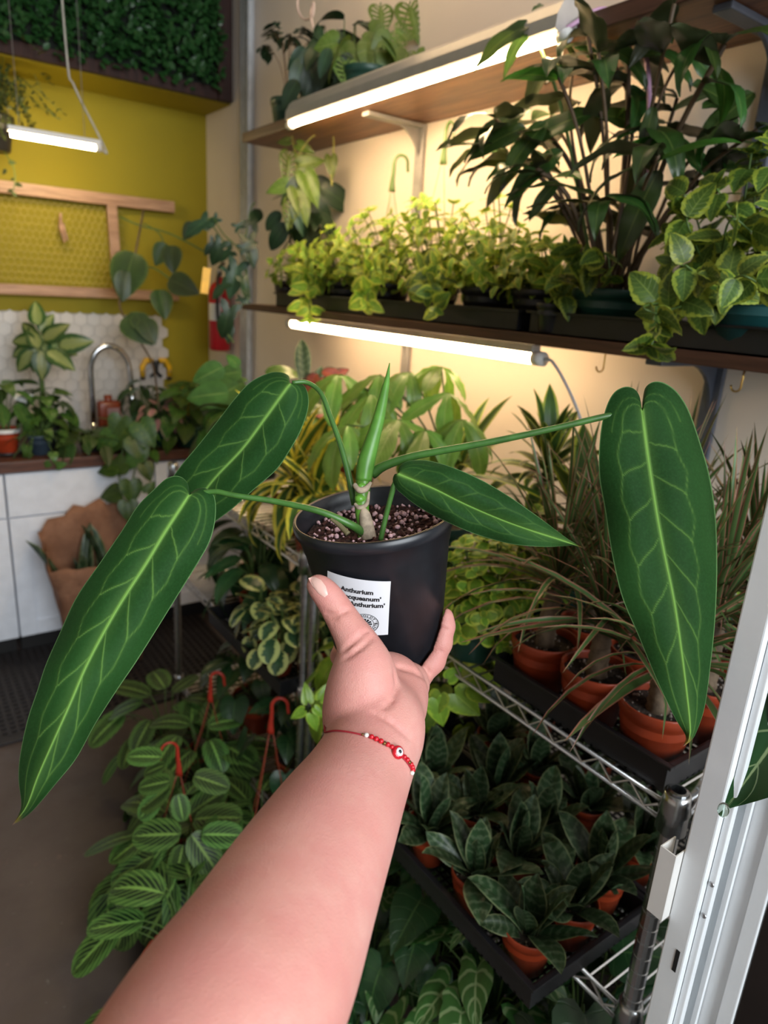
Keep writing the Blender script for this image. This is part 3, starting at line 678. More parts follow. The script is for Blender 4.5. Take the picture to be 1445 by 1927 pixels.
def hero_leaf(mid, left, right, n_lat, vstr=1.0, curl=0.010, label=None):
    T, S = 260, 36
    mid = np.array(resample(spline([np.array(p, float) for p in mid], 80), T)); 
    def edge(e):
        e = np.array(resample(spline([np.array(p, float) for p in e], 120), T)); return e
    L, Rr = edge(left), edge(right)
    tt = np.linspace(0, 1, T)
    # the midrib moves slowly at first so that lobes fan out of the sinus
    g = np.where(tt < 0.3, 0.3 * (tt / 0.3) ** 1.9 , tt) * 1.0
    g = 0.55 * tt ** 1.8 + 0.45 * tt
    mp = np.stack([np.interp(g, tt, mid[:, k]) for k in range(3)], 1)
    rng = np.random.RandomState(int(abs(mid[0, 0]))); ph = rng.rand(4) * 6.28
    def pt(s, side, i):
        m_ = mp[i]; e = (L if side < 0 else Rr)[i]
        px, py = m_[0] + (e[0] - m_[0]) * s, m_[1] + (e[1] - m_[1]) * s
        wv = 0.0035 * s * s * math.sin(tt[i] * 19 + ph[0 if side < 0 else 1]) * min(1, 4 * tt[i]) 
        d = m_[2] + curl * s * s * (1 - tt[i] * 0.5) - 0.006 * math.sin(math.pi * s) * math.sin(math.pi * min(1, tt[i] * 1.2)) + wv
        return at(px, py, d)
    verts = []; uv = []; idx = {}
    for i in range(T):
        for j in range(-S, S + 1):
            s = abs(j) / S; p = pt(s, -1 if j < 0 else 1, i); idx[i, j] = len(verts); verts.append(tuple(p)); uv.append((0.5 + 0.5 * j / S, tt[i]))
    P = np.array(verts)
    # vein polylines in (s,t)
    lines = []; W = 0.0012
    def surf(side, s, t_):
        f = min(max(t_, 0), 1) * (T - 1); i = int(f); return np.array(pt(s, side, i))
    lines.append(([surf(1, 0, x) for x in np.linspace(0, 0.985, 60)], 0.0016, 0.9))
    for side in (-1, 1):
        coll = [(0.0, 0.0), (0.30, 0.030), (0.52, 0.075), (0.60, 0.13)]
        for k in range(n_lat):
            t0 = 0.13 + 0.74 * (k / n_lat) ** 1.0 + (0.045 if side > 0 else 0); t1 = t0 + (0.055 if side < 0 else 0.085); sc = 0.56
            l = [(0, t0 - 0.012), (0.2, t0 + 0.35 * (t1 - t0)), (0.42, t0 + 0.72 * (t1 - t0)), (sc, t1)]
            lines.append(([surf(side, *q) for q in spline(l, 16)], 0.0006, 0.5 * vstr))
            coll += [(sc, t1), (0.63, t1 + 0.40 / n_lat)]
        coll = [c for c in coll if c[1] < 0.97]; coll = sorted(coll, key=lambda c: c[1]) + [(0.62, 0.975)]
        lines.append(([surf(side, max(0, q[0]), q[1]) for q in spline(coll, 90)], 0.0006, 0.34 * vstr))
        l = [(0, 0.0), (0.35, 0.015), (0.62, 0.05), (0.75, 0.11), (0.78, 0.2)]
        lines.append(([surf(side, *q) for q in spline(l, 20)], 0.0006, 0.2 * vstr))
    val = np.zeros(len(P))
    tvert = np.array([u[1] for u in uv])
    for pl, w, amp in lines:
        pl = np.array(pl); best = np.full(len(P), 1e9)
        lo, hi = pl.min(0) - 0.012, pl.max(0) + 0.012; sel = np.where(((P > lo) & (P < hi)).all(1))[0]
        Q = P[sel]; bq = np.full(len(Q), 1e9)
        for a, b in zip(pl[:-1], pl[1:]):
            ba = b - a; bb = ba @ ba
            if bb < 1e-14: continue
            h = np.clip(((Q - a) @ ba) / bb, 0, 1); bq = np.minimum(bq, np.linalg.norm(Q - a - h[:, None] * ba, axis=1))
        ww = w * (1 - 0.55 * tvert[sel]) if w > 0.0015 else w
        v = np.exp(-(bq / ww) ** 2) * amp + np.exp(-(bq / (0.006 if w > 0.0015 else 0.0028)) ** 2) * 0.12 * amp
        val[sel] = np.maximum(val[sel], np.clip(v, 0, 1))
    F = []
    for i in range(T - 1):
        for j in range(-S, S): F.append((idx[i, j], idx[i, j + 1], idx[i + 1, j + 1], idx[i + 1, j]))
    me = bpy.data.meshes.new('leaf'); me.from_pydata(verts, [], F)
    ul = me.uv_layers.new(name='UVMap'); lv = np.zeros(len(me.loops), dtype=np.int32); me.loops.foreach_get('vertex_index', lv)
    ul.data.foreach_set('uv', np.array(uv)[lv].ravel())
    at_ = me.attributes.new('vein', 'FLOAT', 'POINT'); at_.data.foreach_set('value', val)
    me.polygons.foreach_set('use_smooth', [True] * len(me.polygons)); me.materials.append(M_velvet); me.transform(TB)
    o = link('leaf', me, None, hero)
    if label: o['label'] = label
    return o
# each leaf: midrib (pixel, pixel, distance), then its two margins from the sinus to the tip
hero_leaf([(357, 931, .605), (312, 999, .592), (276, 1059, .58), (219, 1148, .563), (166, 1245, .548), (132, 1323, .537), (97, 1401, .527), (70, 1463, .52), (50, 1517, .515), (23, 1553, .512)],
          [(357, 931), (352, 908), (336, 896), (314, 900), (292, 919), (259, 952), (229, 999), (186, 1062), (143, 1125), (112, 1192), (86, 1251), (70, 1300), (52, 1354), (38, 1420), (35, 1467), (40, 1510), (36, 1531), (23, 1553)],
          [(357, 931), (368, 921), (385, 918), (400, 928), (406, 950), (404, 985), (394, 1020), (375, 1055), (336, 1118), (299, 1178), (256, 1246), (226, 1290), (194, 1339), (175, 1370), (143, 1428), (105, 1475), (66, 1521), (43, 1541), (23, 1553)], 6, 0.75, 0.012, 'longest dark velvet leaf reaching down to the left')
hero_leaf([(546, 721, .655), (497, 790, .662), (455, 846, .668), (400, 905, .678), (350, 975, .69), (300, 1075, .70)],
          [(546, 721), (542, 706), (525, 700), (503, 703), (470, 720), (440, 752), (410, 791), (370, 841), (340, 877), (315, 915), (298, 960), (290, 1010), (300, 1075)],
          [(546, 721), (560, 719), (573, 727), (580, 745), (579, 772), (566, 810), (545, 848), (520, 884), (478, 921), (440, 955), (407, 980), (370, 1010), (335, 1045), (300, 1075)], 5, 0.62, 0.012, 'dark velvet leaf behind the longest one')
hero_leaf([(749, 891, .585), (785, 906, .583), (820, 921, .582), (876, 949, .584), (941, 977, .588), (1002, 999, .594), (1062, 1018, .602), (1097, 1031, .608)],
          [(749, 891), (751, 879), (762, 870), (780, 866), (813, 868), (858, 882), (907, 904), (956, 933), (995, 960), (1028, 984), (1067, 1013), (1097, 1031)],
          [(749, 891), (742, 893), (739, 905), (746, 920), (757, 930), (778, 947), (808, 966), (849, 986), (889, 1003), (930, 1016), (971, 1025), (1028, 1029), (1075, 1027), (1097, 1031)], 5, 0.30, 0.006, 'smaller velvet leaf over the pot rim')
hero_leaf([(1208, 772, .60), (1215, 830, .597), (1222, 880, .595), (1237, 975, .59), (1252, 1053, .587), (1268, 1131, .584), (1281, 1217, .582), (1291, 1295, .58), (1298, 1360, .58), (1297, 1390, .58), (1285, 1405, .58)],
          [(1208, 772), (1203, 745), (1192, 731), (1175, 728), (1156, 738), (1142, 762), (1132, 800), (1127, 850), (1128, 900), (1138, 958), (1151, 1040), (1170, 1122), (1201, 1196), (1235, 1278), (1270, 1351), (1290, 1385), (1285, 1405)],
          [(1208, 772), (1210, 745), (1216, 727), (1232, 718), (1253, 722), (1276, 740), (1297, 775), (1318, 835), (1335, 895), (1346, 966), (1349, 1030), (1349, 1096), (1345, 1174), (1337, 1252), (1326, 1330), (1311, 1376), (1300, 1394), (1285, 1405)], 6, 0.66, 0.012, 'large velvet leaf hanging in front of the door frame')
# ---- stalks, stem and the rolled new leaf
M_stalk = plain('anthurium_stalk', (0.045, 0.13, 0.022), 0.4, var=0.2, scale=60)
M_stem = plain('pale_green_stem', (0.10, 0.25, 0.03), 0.35, var=0.25, scale=90)
M_new = plain('new_leaf_green', (0.085, 0.24, 0.03), 0.38, var=0.2, scale=30)
def pxtube(name, pts, r, mat, n=10, ns=30, parent=None):
    q = spline(pts, ns); rr = np.interp(np.linspace(0, 1, ns), np.linspace(0, 1, len(r)), r) if hasattr(r, '__len__') else r
    return hbuild(MB().tube([at(*p) for p in q], list(rr) if hasattr(rr, '__len__') else rr, n), name, mat, True, parent)
pxtube('leaf_stalk', [(683, 1002, .628), (655, 985, .615), (600, 962, .610), (520, 944, .612), (440, 932, .610), (404, 925, .612), (360, 931, .612)], [.0042, .0036, .0030, .0027, .0025, .0025, .0022], M_stalk)
pxtube('leaf_stalk', [(668, 950, .642), (655, 890, .645), (640, 835, .65), (622, 785, .655), (604, 740, .66), (578, 720, .662), (550, 720, .658)], [.0034, .0030, .0026, .0024, .0023, .0023, .002], M_stalk)
pxtube('leaf_stalk', [(700, 892, .640), (725, 876, .636), (780, 858, .632), (860, 843, .626), (960, 824, .618), (1060, 802, .611), (1142, 783, .606), (1208, 772, .606)], [.0052, .0042, .0036, .0033, .0030, .0028, .0028, .0024], M_stalk)
pxtube('leaf_stalk', [(716, 1016, .606), (724, 980, .602), (734, 940, .596), (741, 915, .592), (749, 893, .590)], [.0024, .0023, .0023, .0024, .002], M_stalk)
pxtube('leaf_stalk', [(655, 1005, .60), (638, 988, .604), (622, 976, .606)], [.0026, .0022, .0012], plain('brown_stub', (0.13, 0.11, 0.05), 0.6))
pxtube('stem', [(690, 1012, .634), (686, 985, .634), (681, 960, .634), (682, 925, .635), (685, 900, .636)], [.0088, .0072, .0066, .0070, .0068], M_stem, 14)
pxtube('stem_sheath', [(694, 1014, .629), (690, 990, .6285), (686, 968, .6290), (682, 955, .630)], [.0070, .0066, .0052, .002], plain('papery_sheath', (0.42, 0.33, 0.24), 0.8, var=0.3, scale=120), 10)
for q, s in (((678, 938), .0050), ((681, 915), .0042)):
    hbuild(MB().ball(at(*q, .6305), s, 2, (1.15, 1.0, 0.85)), 'stem_bud', plain('bud_green', (0.12, 0.33, 0.035), 0.3))
pxtube('stem_scar', [(667, 912, .631), (676, 922, .627), (688, 920, .627), (698, 908, .630)], [.0022, .003, .003, .0015], plain('papery_sheath', (0.4, 0.3, 0.2)), 8)
pxtube('stem_scar', [(668, 948, .631), (676, 955, .628), (690, 948, .629), (694, 925, .632)], [.0015, .0022, .002, .0012], plain('papery_sheath', (0.4, 0.3, 0.2)), 8)
pxtube('new_leaf', [(684, 905, .636), (689, 870, .636), (700, 830, .637), (713, 785, .64), (724, 735, .643), (729, 710, .644), (733, 683, .645)], [.0075, .0082, .0068, .0056, .0038, .0022, .0004], M_new, 14, 40)
# ------------------------------------------------------------------ the hand and forearm: one continuous surface
class SDF:
    def __init__(s, lo, hi, h):
        s.lo = np.array(lo); s.h = h; s.n = np.ceil((np.array(hi) - s.lo) / h).astype(int) + 1
        s.d = np.full(s.n, 0.05, dtype=np.float32)
    def block(s, a, b):
        i0 = np.clip(np.floor((np.array(a) - s.lo) / s.h).astype(int), 0, s.n - 1); i1 = np.clip(np.ceil((np.array(b) - s.lo) / s.h).astype(int) + 1, 1, s.n)
        sl = tuple(slice(i0[k], i1[k]) for k in range(3))
        ax = [(s.lo[k] + s.h * np.arange(i0[k], i1[k])).astype(np.float32) for k in range(3)]
        return sl, np.meshgrid(*ax, indexing='ij')
    @staticmethod
    def smin(a, b, k):
        h = np.clip(0.5 + 0.5 * (b - a) / k, 0, 1); return b + (a - b) * h - k * h * (1 - h)
    @staticmethod
    def cone(G, a, b, ra, rb, flat=None):
        a, b = np.array(a), np.array(b); ba = b - a
        P = [G[k] - a[k] for k in range(3)]
        h = np.clip((P[0] * ba[0] + P[1] * ba[1] + P[2] * ba[2]) / (ba @ ba), 0, 1)
        Q = [P[k] - h * ba[k] for k in range(3)]
        if flat is not None:       # squash along a direction
            n, f = flat; n = np.array(n); dn = Q[0] * n[0] + Q[1] * n[1] + Q[2] * n[2]
            Q = [Q[k] + n[k] * dn * (1 / f - 1) for k in range(3)]
            return (np.sqrt(Q[0] ** 2 + Q[1] ** 2 + Q[2] ** 2) - (ra + (rb - ra) * h)) * (0.5 + 0.5 * f)
        return np.sqrt(Q[0] ** 2 + Q[1] ** 2 + Q[2] ** 2) - (ra + (rb - ra) * h)
    def add(s, a, b, ra, rb, k=0.008, flat=None):
        m = max(ra, rb) + k + 0.012
        sl, G = s.block(np.minimum(a, b) - m, np.maximum(a, b) + m)
        s.d[sl] = s.smin(s.d[sl], s.cone(G, a, b, ra, rb, flat), k)
    def cut(s, a, b, r, k=0.002):
        m = r + k + 0.006; sl, G = s.block(np.minimum(a, b) - m, np.maximum(a, b) + m)
        s.d[sl] = -s.smin(-s.d[sl], s.cone(G, a, b, r, r), k)
    def surface_hit(s, px, py, d0=0.2, d1=0.9):
        o = np.array([0, 0, EYE]); r = ray(px, py); q = np.arange(d0, d1, s.h * 0.5)
        P = o + q[:, None] * r; I = np.round((P - s.lo) / s.h).astype(int); ok = ((I >= 0) & (I < s.n)).all(1)
        I = np.clip(I, 0, s.n - 1); v = np.where(ok, s.d[I[:, 0], I[:, 1], I[:, 2]], 1.0); w = np.where(v < 0)[0]
        return None if len(w) == 0 else P[w[0]]
    def mesh(s):
        d = s.d; I = d < 0; nx, ny, nz = d.shape
        cor = [(a, b, c) for a in (0, 1) for b in (0, 1) for c in (0, 1)]
        sub = lambda A, o: A[o[0]:nx - 1 + o[0], o[1]:ny - 1 + o[1], o[2]:nz - 1 + o[2]]
        cnt = sum(sub(I, o).astype(np.int8) for o in cor); act = (cnt > 0) & (cnt < 8)
        ci = np.argwhere(act); acc = np.zeros((len(ci), 3)); num = np.zeros(len(ci))
        for o in cor:
            for k in range(3):
                if o[k] == 0:
                    o2 = list(o); o2[k] = 1
                    va = d[ci[:, 0] + o[0], ci[:, 1] + o[1], ci[:, 2] + o[2]]; vb = d[ci[:, 0] + o2[0], ci[:, 1] + o2[1], ci[:, 2] + o2[2]]
                    x = (va < 0) != (vb < 0); t_ = np.where(x, va / np.where(x, va - vb, 1), 0)
                    p = np.array(o, float)[None] + t_[:, None] * (np.array(o2) - np.array(o))[None]
                    acc += np.where(x[:, None], p, 0); num += x
        V_ = s.lo + s.h * (ci + acc / num[:, None])
        id_ = np.full(act.shape, -1, np.int32); id_[tuple(ci.T)] = np.arange(len(ci)); F = []
        for k in range(3):
            a = np.moveaxis(I, k, 0); e = a[:-1] != a[1:]; e = e[:, 1:-1, 1:-1]; fl = a[:-1][:, 1:-1, 1:-1]
            q = np.argwhere(e); sgn = fl[tuple(q.T)]; iv = np.moveaxis(id_, k, 0)
            i, j, l = q.T; j = j + 1; l = l + 1
            A, B, Cc, D = iv[i, j - 1, l - 1], iv[i, j, l - 1], iv[i, j, l], iv[i, j - 1, l]
            quad = np.stack([A, B, Cc, D], 1); quad[~sgn] = quad[~sgn][:, ::-1]
            F.append(quad)
        return V_, np.concatenate(F)
pp = lambda x, y, d: np.array(at(x, y, d))
R_ = lambda px, d: px * d / FPX
S_ = SDF(np.array([-0.22, 0.02, 0.92]), np.array([0.52, 0.72, 1.60]), 0.0022)
pts_all = [pp(*q) for q in ((280, 2180, .27), (481, 1852, .36), (703, 1395, .54), (605, 1105, .55), (841, 1150, .66), (700, 1235, .75), (180, 2400, .25))]
lo = np.min(pts_all, 0) - 0.075; hi = np.max(pts_all, 0) + 0.075
S_ = SDF(lo, hi, 0.0018)
viewd = lambda px, py: _n(ray(px, py))
# forearm (elbow end lies outside the frame)
fa = [(255, 2230, .285, .050), (400, 1975, .335, .0530), (490, 1822, .375, .0512), (560, 1680, .42, .0475), (622, 1560, .465, .0425), (668, 1475, .505, .0372), (700, 1405, .535, .0345), (712, 1360, .55, .0345)]
fa = [tuple(q) for q in spline(fa, 40)]
for (x0, y0, d0, a), (x1, y1, d1, b) in zip(fa[:-1], fa[1:]):
    S_.add(pp(x0, y0, d0), pp(x1, y1, d1), a, b, 0.004)
# heel of the hand, palm under the pot
vd = viewd(720, 1300)
S_.add(pp(705, 1385, .546), pp(728, 1300, .592), .0335, .033, 0.012, (vd, 0.80))
S_.add(pp(745, 1330, .585), pp(765, 1285, .625), .0235, .0185, 0.012)      # little-finger side of the palm
S_.add(pp(722, 1310, .60), pp(735, 1278, .680), .026, .022, 0.012)          # palm going back below the pot
S_.add(pp(690, 1300, .60), pp(690, 1272, .690), .022, .018, 0.012)
S_.add(pp(770, 1290, .63), pp(782, 1268, .665), .0165, .014, 0.010)
# thumb: thenar, joints, tip
th = [(668, 1345, .556, .0245), (682, 1290, .551, .0232), (684, 1245, .552, .0188), (672, 1210, .556, .0150), (654, 1180, .558, .0124), (639, 1155, .560, .0113), (622, 1128, .560, .0104), (606, 1109, .560, .0090), (595, 1099, .561, .0066)]
th = [tuple(q) for q in spline(th, 26)]
for i, ((x0, y0, d0, a), (x1, y1, d1, b)) in enumerate(zip(th[:-1], th[1:])):
    S_.add(pp(x0, y0, d0), pp(x1, y1, d1), a, b, 0.010 if i < 6 else 0.004)
# little finger hugging the right side, ring, middle, index going back under the pot and up behind it
def finger(pts, k=0.005):
    for (x0, y0, d0, a), (x1, y1, d1, b) in zip(pts[:-1], pts[1:]): S_.add(pp(x0, y0, d0), pp(x1, y1, d1), a, b, k)
finger([(784, 1270, .652, .0140), (813, 1243, .656, .0118), (829, 1210, .656, .0104), (836, 1178, .656, .0096), (837, 1160, .656, .0082)])
finger([(760, 1276, .69, .0115), (768, 1262, .735, .0095), (790, 1225, .765, .0085), (795, 1185, .765, .0078), (793, 1155, .76, .007)])
finger([(728, 1276, .70, .012), (725, 1262, .75, .010), (728, 1215, .785, .0092), (728, 1165, .78, .0085), (727, 1130, .775, .0075)])
finger([(690, 1272, .69, .012), (662, 1256, .725, .0100), (640, 1235, .745, .0098), (650, 1190, .77, .0085), (655, 1150, .765, .0075)])
# skin folds, traced on the surface
def fold(px, r, k=0.0022, sink=0.0):
    q = [S_.surface_hit(*p) for p in spline(px, 14)]; q = [p for p in q if p is not None]
    for a, b in zip(q[:-1], q[1:]):
        if np.linalg.norm(a - b) < 0.02 and np.linalg.norm(a - b) > 1e-6: S_.cut(a, b, r, k)
fold([(742, 1262), (746, 1290), (738, 1318), (722, 1332)], 0.0007, 0.0035)
fold([(690, 1188), (668, 1206), (645, 1224)], 0.0007, 0.003); fold([(702, 1198), (676, 1222), (648, 1240)], 0.0006, 0.003)
fold([(610, 1152), (632, 1157), (655, 1148)], 0.0006, 0.0025); fold([(612, 1160), (634, 1166)], 0.0005, 0.002)
fold([(700, 1340), (735, 1360), (775, 1392)], 0.0006, 0.003); fold([(742, 1255), (775, 1262), (804, 1278)], 0.0007, 0.004)
fold([(792, 1250), (804, 1262), (808, 1276)], 0.0006, 0.003); fold([(822, 1180), (845, 1186)], 0.0005, 0.002); fold([(806, 1222), (832, 1226)], 0.0005, 0.002)
# press the skin against the pot
Mi = np.array(POTI); sl, G = S_.block(np.array(BOT) - 0.09, np.array(RIM) + 0.09)
L_ = [Mi[k, 0] * G[0] + Mi[k, 1] * G[1] + Mi[k, 2] * G[2] + Mi[k, 3] for k in range(3)]
rad = np.sqrt(L_[0] ** 2 + L_[1] ** 2); dp = np.maximum(np.maximum(rad - (r0 + 0.0022 + (r1 - r0) * L_[2] / PH), -L_[2] - 0.0015), L_[2] - PH)
S_.d[sl] = -S_.smin(-S_.d[sl], dp.astype(np.float32), 0.0015)
Vv, Ff = S_.mesh()
# keep the largest shell, relax it
me = bpy.data.meshes.new('forearm_and_hand'); me.from_pydata(Vv.tolist(), [], Ff.tolist()); me.update()
bm = bmesh.new(); bm.from_mesh(me)
bm.verts.ensure_lookup_table(); seen = np.zeros(len(bm.verts), bool); best = []
for v in bm.verts:
    if seen[v.index]: continue
    st_ = [v]; comp = []; seen[v.index] = True
    while st_:
        a = st_.pop(); comp.append(a)
        for e in a.link_edges:
            b = e.other_vert(a)
            if not seen[b.index]: seen[b.index] = True; st_.append(b)
    if len(comp) > len(best): best = comp
keep = set(v.index for v in best); bmesh.ops.delete(bm, geom=[v for v in bm.verts if v.index not in keep], context='VERTS')
for _ in range(3): bmesh.ops.smooth_vert(bm, verts=bm.verts[:], factor=0.5, use_axis_x=True, use_axis_y=True, use_axis_z=True)
bmesh.ops.recalc_face_normals(bm, faces=bm.faces[:])
bm.to_mesh(me); ARM_BVH = BVHTree.FromBMesh(bm); bm.free()
me.polygons.foreach_set('use_smooth', [True] * len(me.polygons))
t = NT('skin'); a = t.noise(14.0, 3); b = t.noise(55.0, 4); c = t.noise(900.0, 2)
vor = t.n('ShaderNodeTexVoronoi'); vor.feature = 'DISTANCE_TO_EDGE'; vor.inputs['Scale'].default_value = 520; t.l(t.n('ShaderNodeTexCoord').outputs['Object'], vor.inputs['Vector'])
col = t.mix(t.step(a, 0.32, 0.68), (0.55, 0.245, 0.205), (0.645, 0.335, 0.285)); col = t.mix(t.step(b, 0.3, 0.7, 0, 0.5), col, (0.54, 0.20, 0.18))
t.set(Base_Color=col, Roughness=0.52); t.b.inputs['Subsurface Weight'].default_value = 0.12; t.b.inputs['Subsurface Scale'].default_value = 0.006
t.b.inputs['Subsurface Radius'].default_value = (1.0, 0.35, 0.2); t.b.inputs['Specular IOR Level'].default_value = 0.35
mpn = t.n('ShaderNodeMapping'); t.l(t.n('ShaderNodeTexCoord').outputs['Object'], mpn.inputs[0]); mpn.inputs['Rotation'].default_value = (0.5, 0.4, 0.7); mpn.inputs['Scale'].default_value = (330, 330, 60)
wr_ = t.noise(1.0, 3, mpn.outputs[0])
t.bump(t.M('ADD', t.M('ADD', t.M('MULTIPLY', vor.outputs['Distance'], 3.0), t.M('MULTIPLY', c, 0.3)), t.M('MULTIPLY', wr_, 1.2)), 0.16, 0.0009)
me.materials.append(t.m)
me.transform(Matrix.Translation(-V(pp(703, 1395, .54))))
person = thing('person', V(pp(703, 1395, .54)), 'bare left forearm and hand holding up the black pot', 'person')
body = link('forearm_and_hand', me, None, person)
def skin_hit(px, py):
    d = V(ray(px, py)).normalized(); h, nrm, i, dist = ARM_BVH.ray_cast(V((0, 0, EYE)), d); return h, nrm
PT = Matrix.Translation(-V(pp(703, 1395, .54)))
# thumbnail: a curved plate on the outer side of the thumb tip
out = [(580, 1088), (592, 1086), (604, 1092), (613, 1104), (617, 1119), (611, 1124), (600, 1117), (590, 1105)]
cxn = (598, 1104); m = MB(); rows = 6
ctr = []
for s in range(rows + 1):
    for (x, y) in [p for k in range(len(out)) for p in ((out[k]), ((out[k][0] + out[(k + 1) % len(out)][0]) / 2, (out[k][1] + out[(k + 1) % len(out)][1]) / 2))]:
        f = s / rows; ctr.append((cxn[0] + (x - cxn[0]) * f, cxn[1] + (y - cxn[1]) * f, f))
ok = True; lastd = 0.55
for x, y, f in ctr:
    h, nrm = skin_hit(x, y)
    if h is None: p = at(x, y, lastd)
    else:
        lastd = (h - V((0, 0, EYE))).dot(V(ROT @ np.array([0, 0, 1.]))); p = h + nrm * (0.0009 * (1 - 0.5 * f ** 4))
    m.v.append(tuple(p))
K = 2 * len(out)
for s in range(rows):
    for k in range(K): a = s * K + k; b = s * K + (k + 1) % K; m.f.append((a, b, b + K, a + K))
t = NT('fingernail'); t.set(Base_Color=(0.68, 0.42, 0.36), Roughness=0.28); M_nail = t.m
me = m.mesh('thumbnail', M_nail, True); me.transform(PT); link('thumbnail', me, None, person)

# ------------------------------------------------------------------ bead bracelet round the wrist
path = [(612, 1379), (632, 1376), (658, 1379), (684, 1385), (712, 1395), (738, 1410), (760, 1430), (770, 1443), (775, 1455)]
q = spline(path, 60); W = []
for x, y in q:
    h, nrm = skin_hit(x, y)
    if h is None: h, nrm = skin_hit(x + (6 if x < 650 else -6), y - 2)
    if h is not None: W.append((h, nrm, x))
b0 = W[30][0].copy()
br_ = thing('bracelet', b0, 'red string bracelet with red beads and an eye charm on the wrist', 'bracelet')
# the cord closes behind the wrist
P3 = [h + n * 0.0006 for h, n, x in W]
e0, e1 = P3[0], P3[-1]; fwd = V(ROT @ np.array([0, 0, 1.]))
back = [e1 + fwd * 0.02 + (e0 - e1) * 0.08, e1 + fwd * 0.055 + (e0 - e1) * 0.35, e0 + fwd * 0.055 + (e1 - e0) * 0.3, e0 + fwd * 0.025 + (e1 - e0) * 0.0]
loop = P3 + back + [P3[0]]
m = MB().tube(spline(loop, 200), 0.0007, 6); me = m.mesh('cord', plain('red_cord', (0.32, 0.010, 0.022), 0.6), True); me.transform(Matrix.Translation(-b0)); link('cord', me, None, br_)
M_red = plain('red_glass_bead', (0.50, 0.008, 0.018), 0.12, var=0.15, scale=200); M_gold = plain('dark_gold_spacer', (0.16, 0.09, 0.03), 0.35, 0.8); M_wb = plain('white_bead', (0.72, 0.70, 0.64), 0.3)
def bead(px, py, r, mat, name='bead', sub=2):
    h, n = skin_hit(px, py)
    if h is None: h, n = skin_hit(px - 4, py - 3)
    me = MB().ball((0, 0, 0), r, sub, (1, 1, 0.9)).mesh(name, mat, sub > 1); return link(name, me, None, br_, loc=h + n * r * 0.75 - b0), h, n
for x, y, r, mt in ((682, 1384, .0011, M_gold), (689, 1386, .0018, M_wb), (698, 1389, .0020, M_red), (706.5, 1393, .0021, M_red), (715, 1397, .0021, M_red), (721.5, 1400.5, .0017, M_gold), (727.5, 1403, .0020, M_red), (735, 1407, .0019, M_red),
                    (758, 1425, .0019, M_red), (763, 1430, .0020, M_red), (767, 1434.5, .0017, M_gold), (770, 1438, .0019, M_red), (772, 1443, .0020, M_red), (773, 1448.5, .0020, M_red), (772, 1454, .0018, M_wb)):
    bead(x, y, r, mt)
h, n = skin_hit(746, 1417); view = (V((0, 0, EYE)) - h).normalized(); n2 = (n + view * 0.6).normalized()
x_, y_, z_ = basis((P3[40] - P3[36]), n2)
def disc_at(r, th, off): return frame(h - b0 + n2 * off, y_, z_)
Mx = Matrix(((x_.x, y_.x, z_.x, 0), (x_.y, y_.y, z_.y, 0), (x_.z, y_.z, z_.z, 0), (0, 0, 0, 1)))
def charm(name, prof, mat, off):
    me = MB().lathe(prof, 24, Matrix.Translation(h - b0 + n2 * off) @ Mx).mesh(name, mat, True); return link(name, me, None, br_)
charm('eye_charm', [(0, -0.001), (0.0042, -0.001), (0.0049, 0.0004), (0.0046, 0.002), (0.0036, 0.0028), (0.0, 0.003)], M_red, 0.0012)
charm('eye_white', [(0.0029, 0.0028), (0.0029, 0.0032), (0, 0.0034)], plain('white_enamel', (0.8, 0.8, 0.8), 0.15, var=0.02), 0.0012)
charm('eye_pupil', [(0.0013, 0.0033), (0.0013, 0.0036), (0, 0.0037)], plain('black_enamel', (0.01, 0.01, 0.015), 0.15), 0.0012)
# ------------------------------------------------------------------ leaf library
def leaf_mesh(name, half, mat, n=11, m=3, bend=0.5, fold=0.25, wav=0.0, wk=20.0, holes=None, twist=0.0):
    """unit leaf: stalk end at the origin, tip towards +Y, upper side +Z; half outline runs sinus -> tip"""
    e = resample(spline([(a, b) for a, b in half], 60), n); y0 = half[0][1]
    verts, uv, F = [], [], []; t = np.linspace(0, 1, n)
    for i in range(n):
        my = y0 + (1 - y0) * (0.5 * t[i] ** 1.6 + 0.5 * t[i])
        for j in range(-m, m + 1):
            s = abs(j) / m; x = e[i][0] * s * (1 if j > 0 else -1); y = my + (e[i][1] - my) * s
            z = fold * abs(x) - fold * 0.8 * x * x / max(0.05, e[:, 0].max()) + wav * s * s * math.sin(wk * y + (0 if j > 0 else 1.3))
            if twist: a = twist * y; x, z = x * math.cos(a) - z * math.sin(a), x * math.sin(a) + z * math.cos(a)
            if abs(bend) > 1e-4:
                a = bend * y; yy = math.sin(a) / bend - z * -math.sin(a) * 0; zz = -(1 - math.cos(a)) / bend
                y, z = yy + z * math.sin(a), zz + z * math.cos(a)
            verts.append((x, y, z)); uv.append((0.5 + 0.5 * j / m, min(max(my + (e[i][1] - my) * s * 0.0, 0), 1)))
    w = 2 * m + 1
    for i in range(n - 1):
        for j in range(2 * m):
            if holes and holes(i / (n - 1), (j - m + 0.5) / m): continue
            a = i * w + j; F.append((a, a + 1, a + w + 1, a + w))
    me = bpy.data.meshes.new(name); me.from_pydata(verts, [], F)
    ul = me.uv_layers.new(name='UVMap'); lv = np.zeros(len(me.loops), dtype=np.int32); me.loops.foreach_get('vertex_index', lv)
    ul.data.foreach_set('uv', np.array(uv)[lv].ravel()); me.polygons.foreach_set('use_smooth', [True] * len(me.polygons))
    me.materials.append(mat); me.update(); return me
OVATE = [(0, 0), (.12, .01), (.24, .10), (.30, .27), (.28, .46), (.20, .68), (.10, .86), (0, 1)]
CORD = [(0, .10), (.08, .0), (.20, -.03), (.33, .06), (.38, .22), (.34, .42), (.22, .66), (.09, .86), (0, 1)]
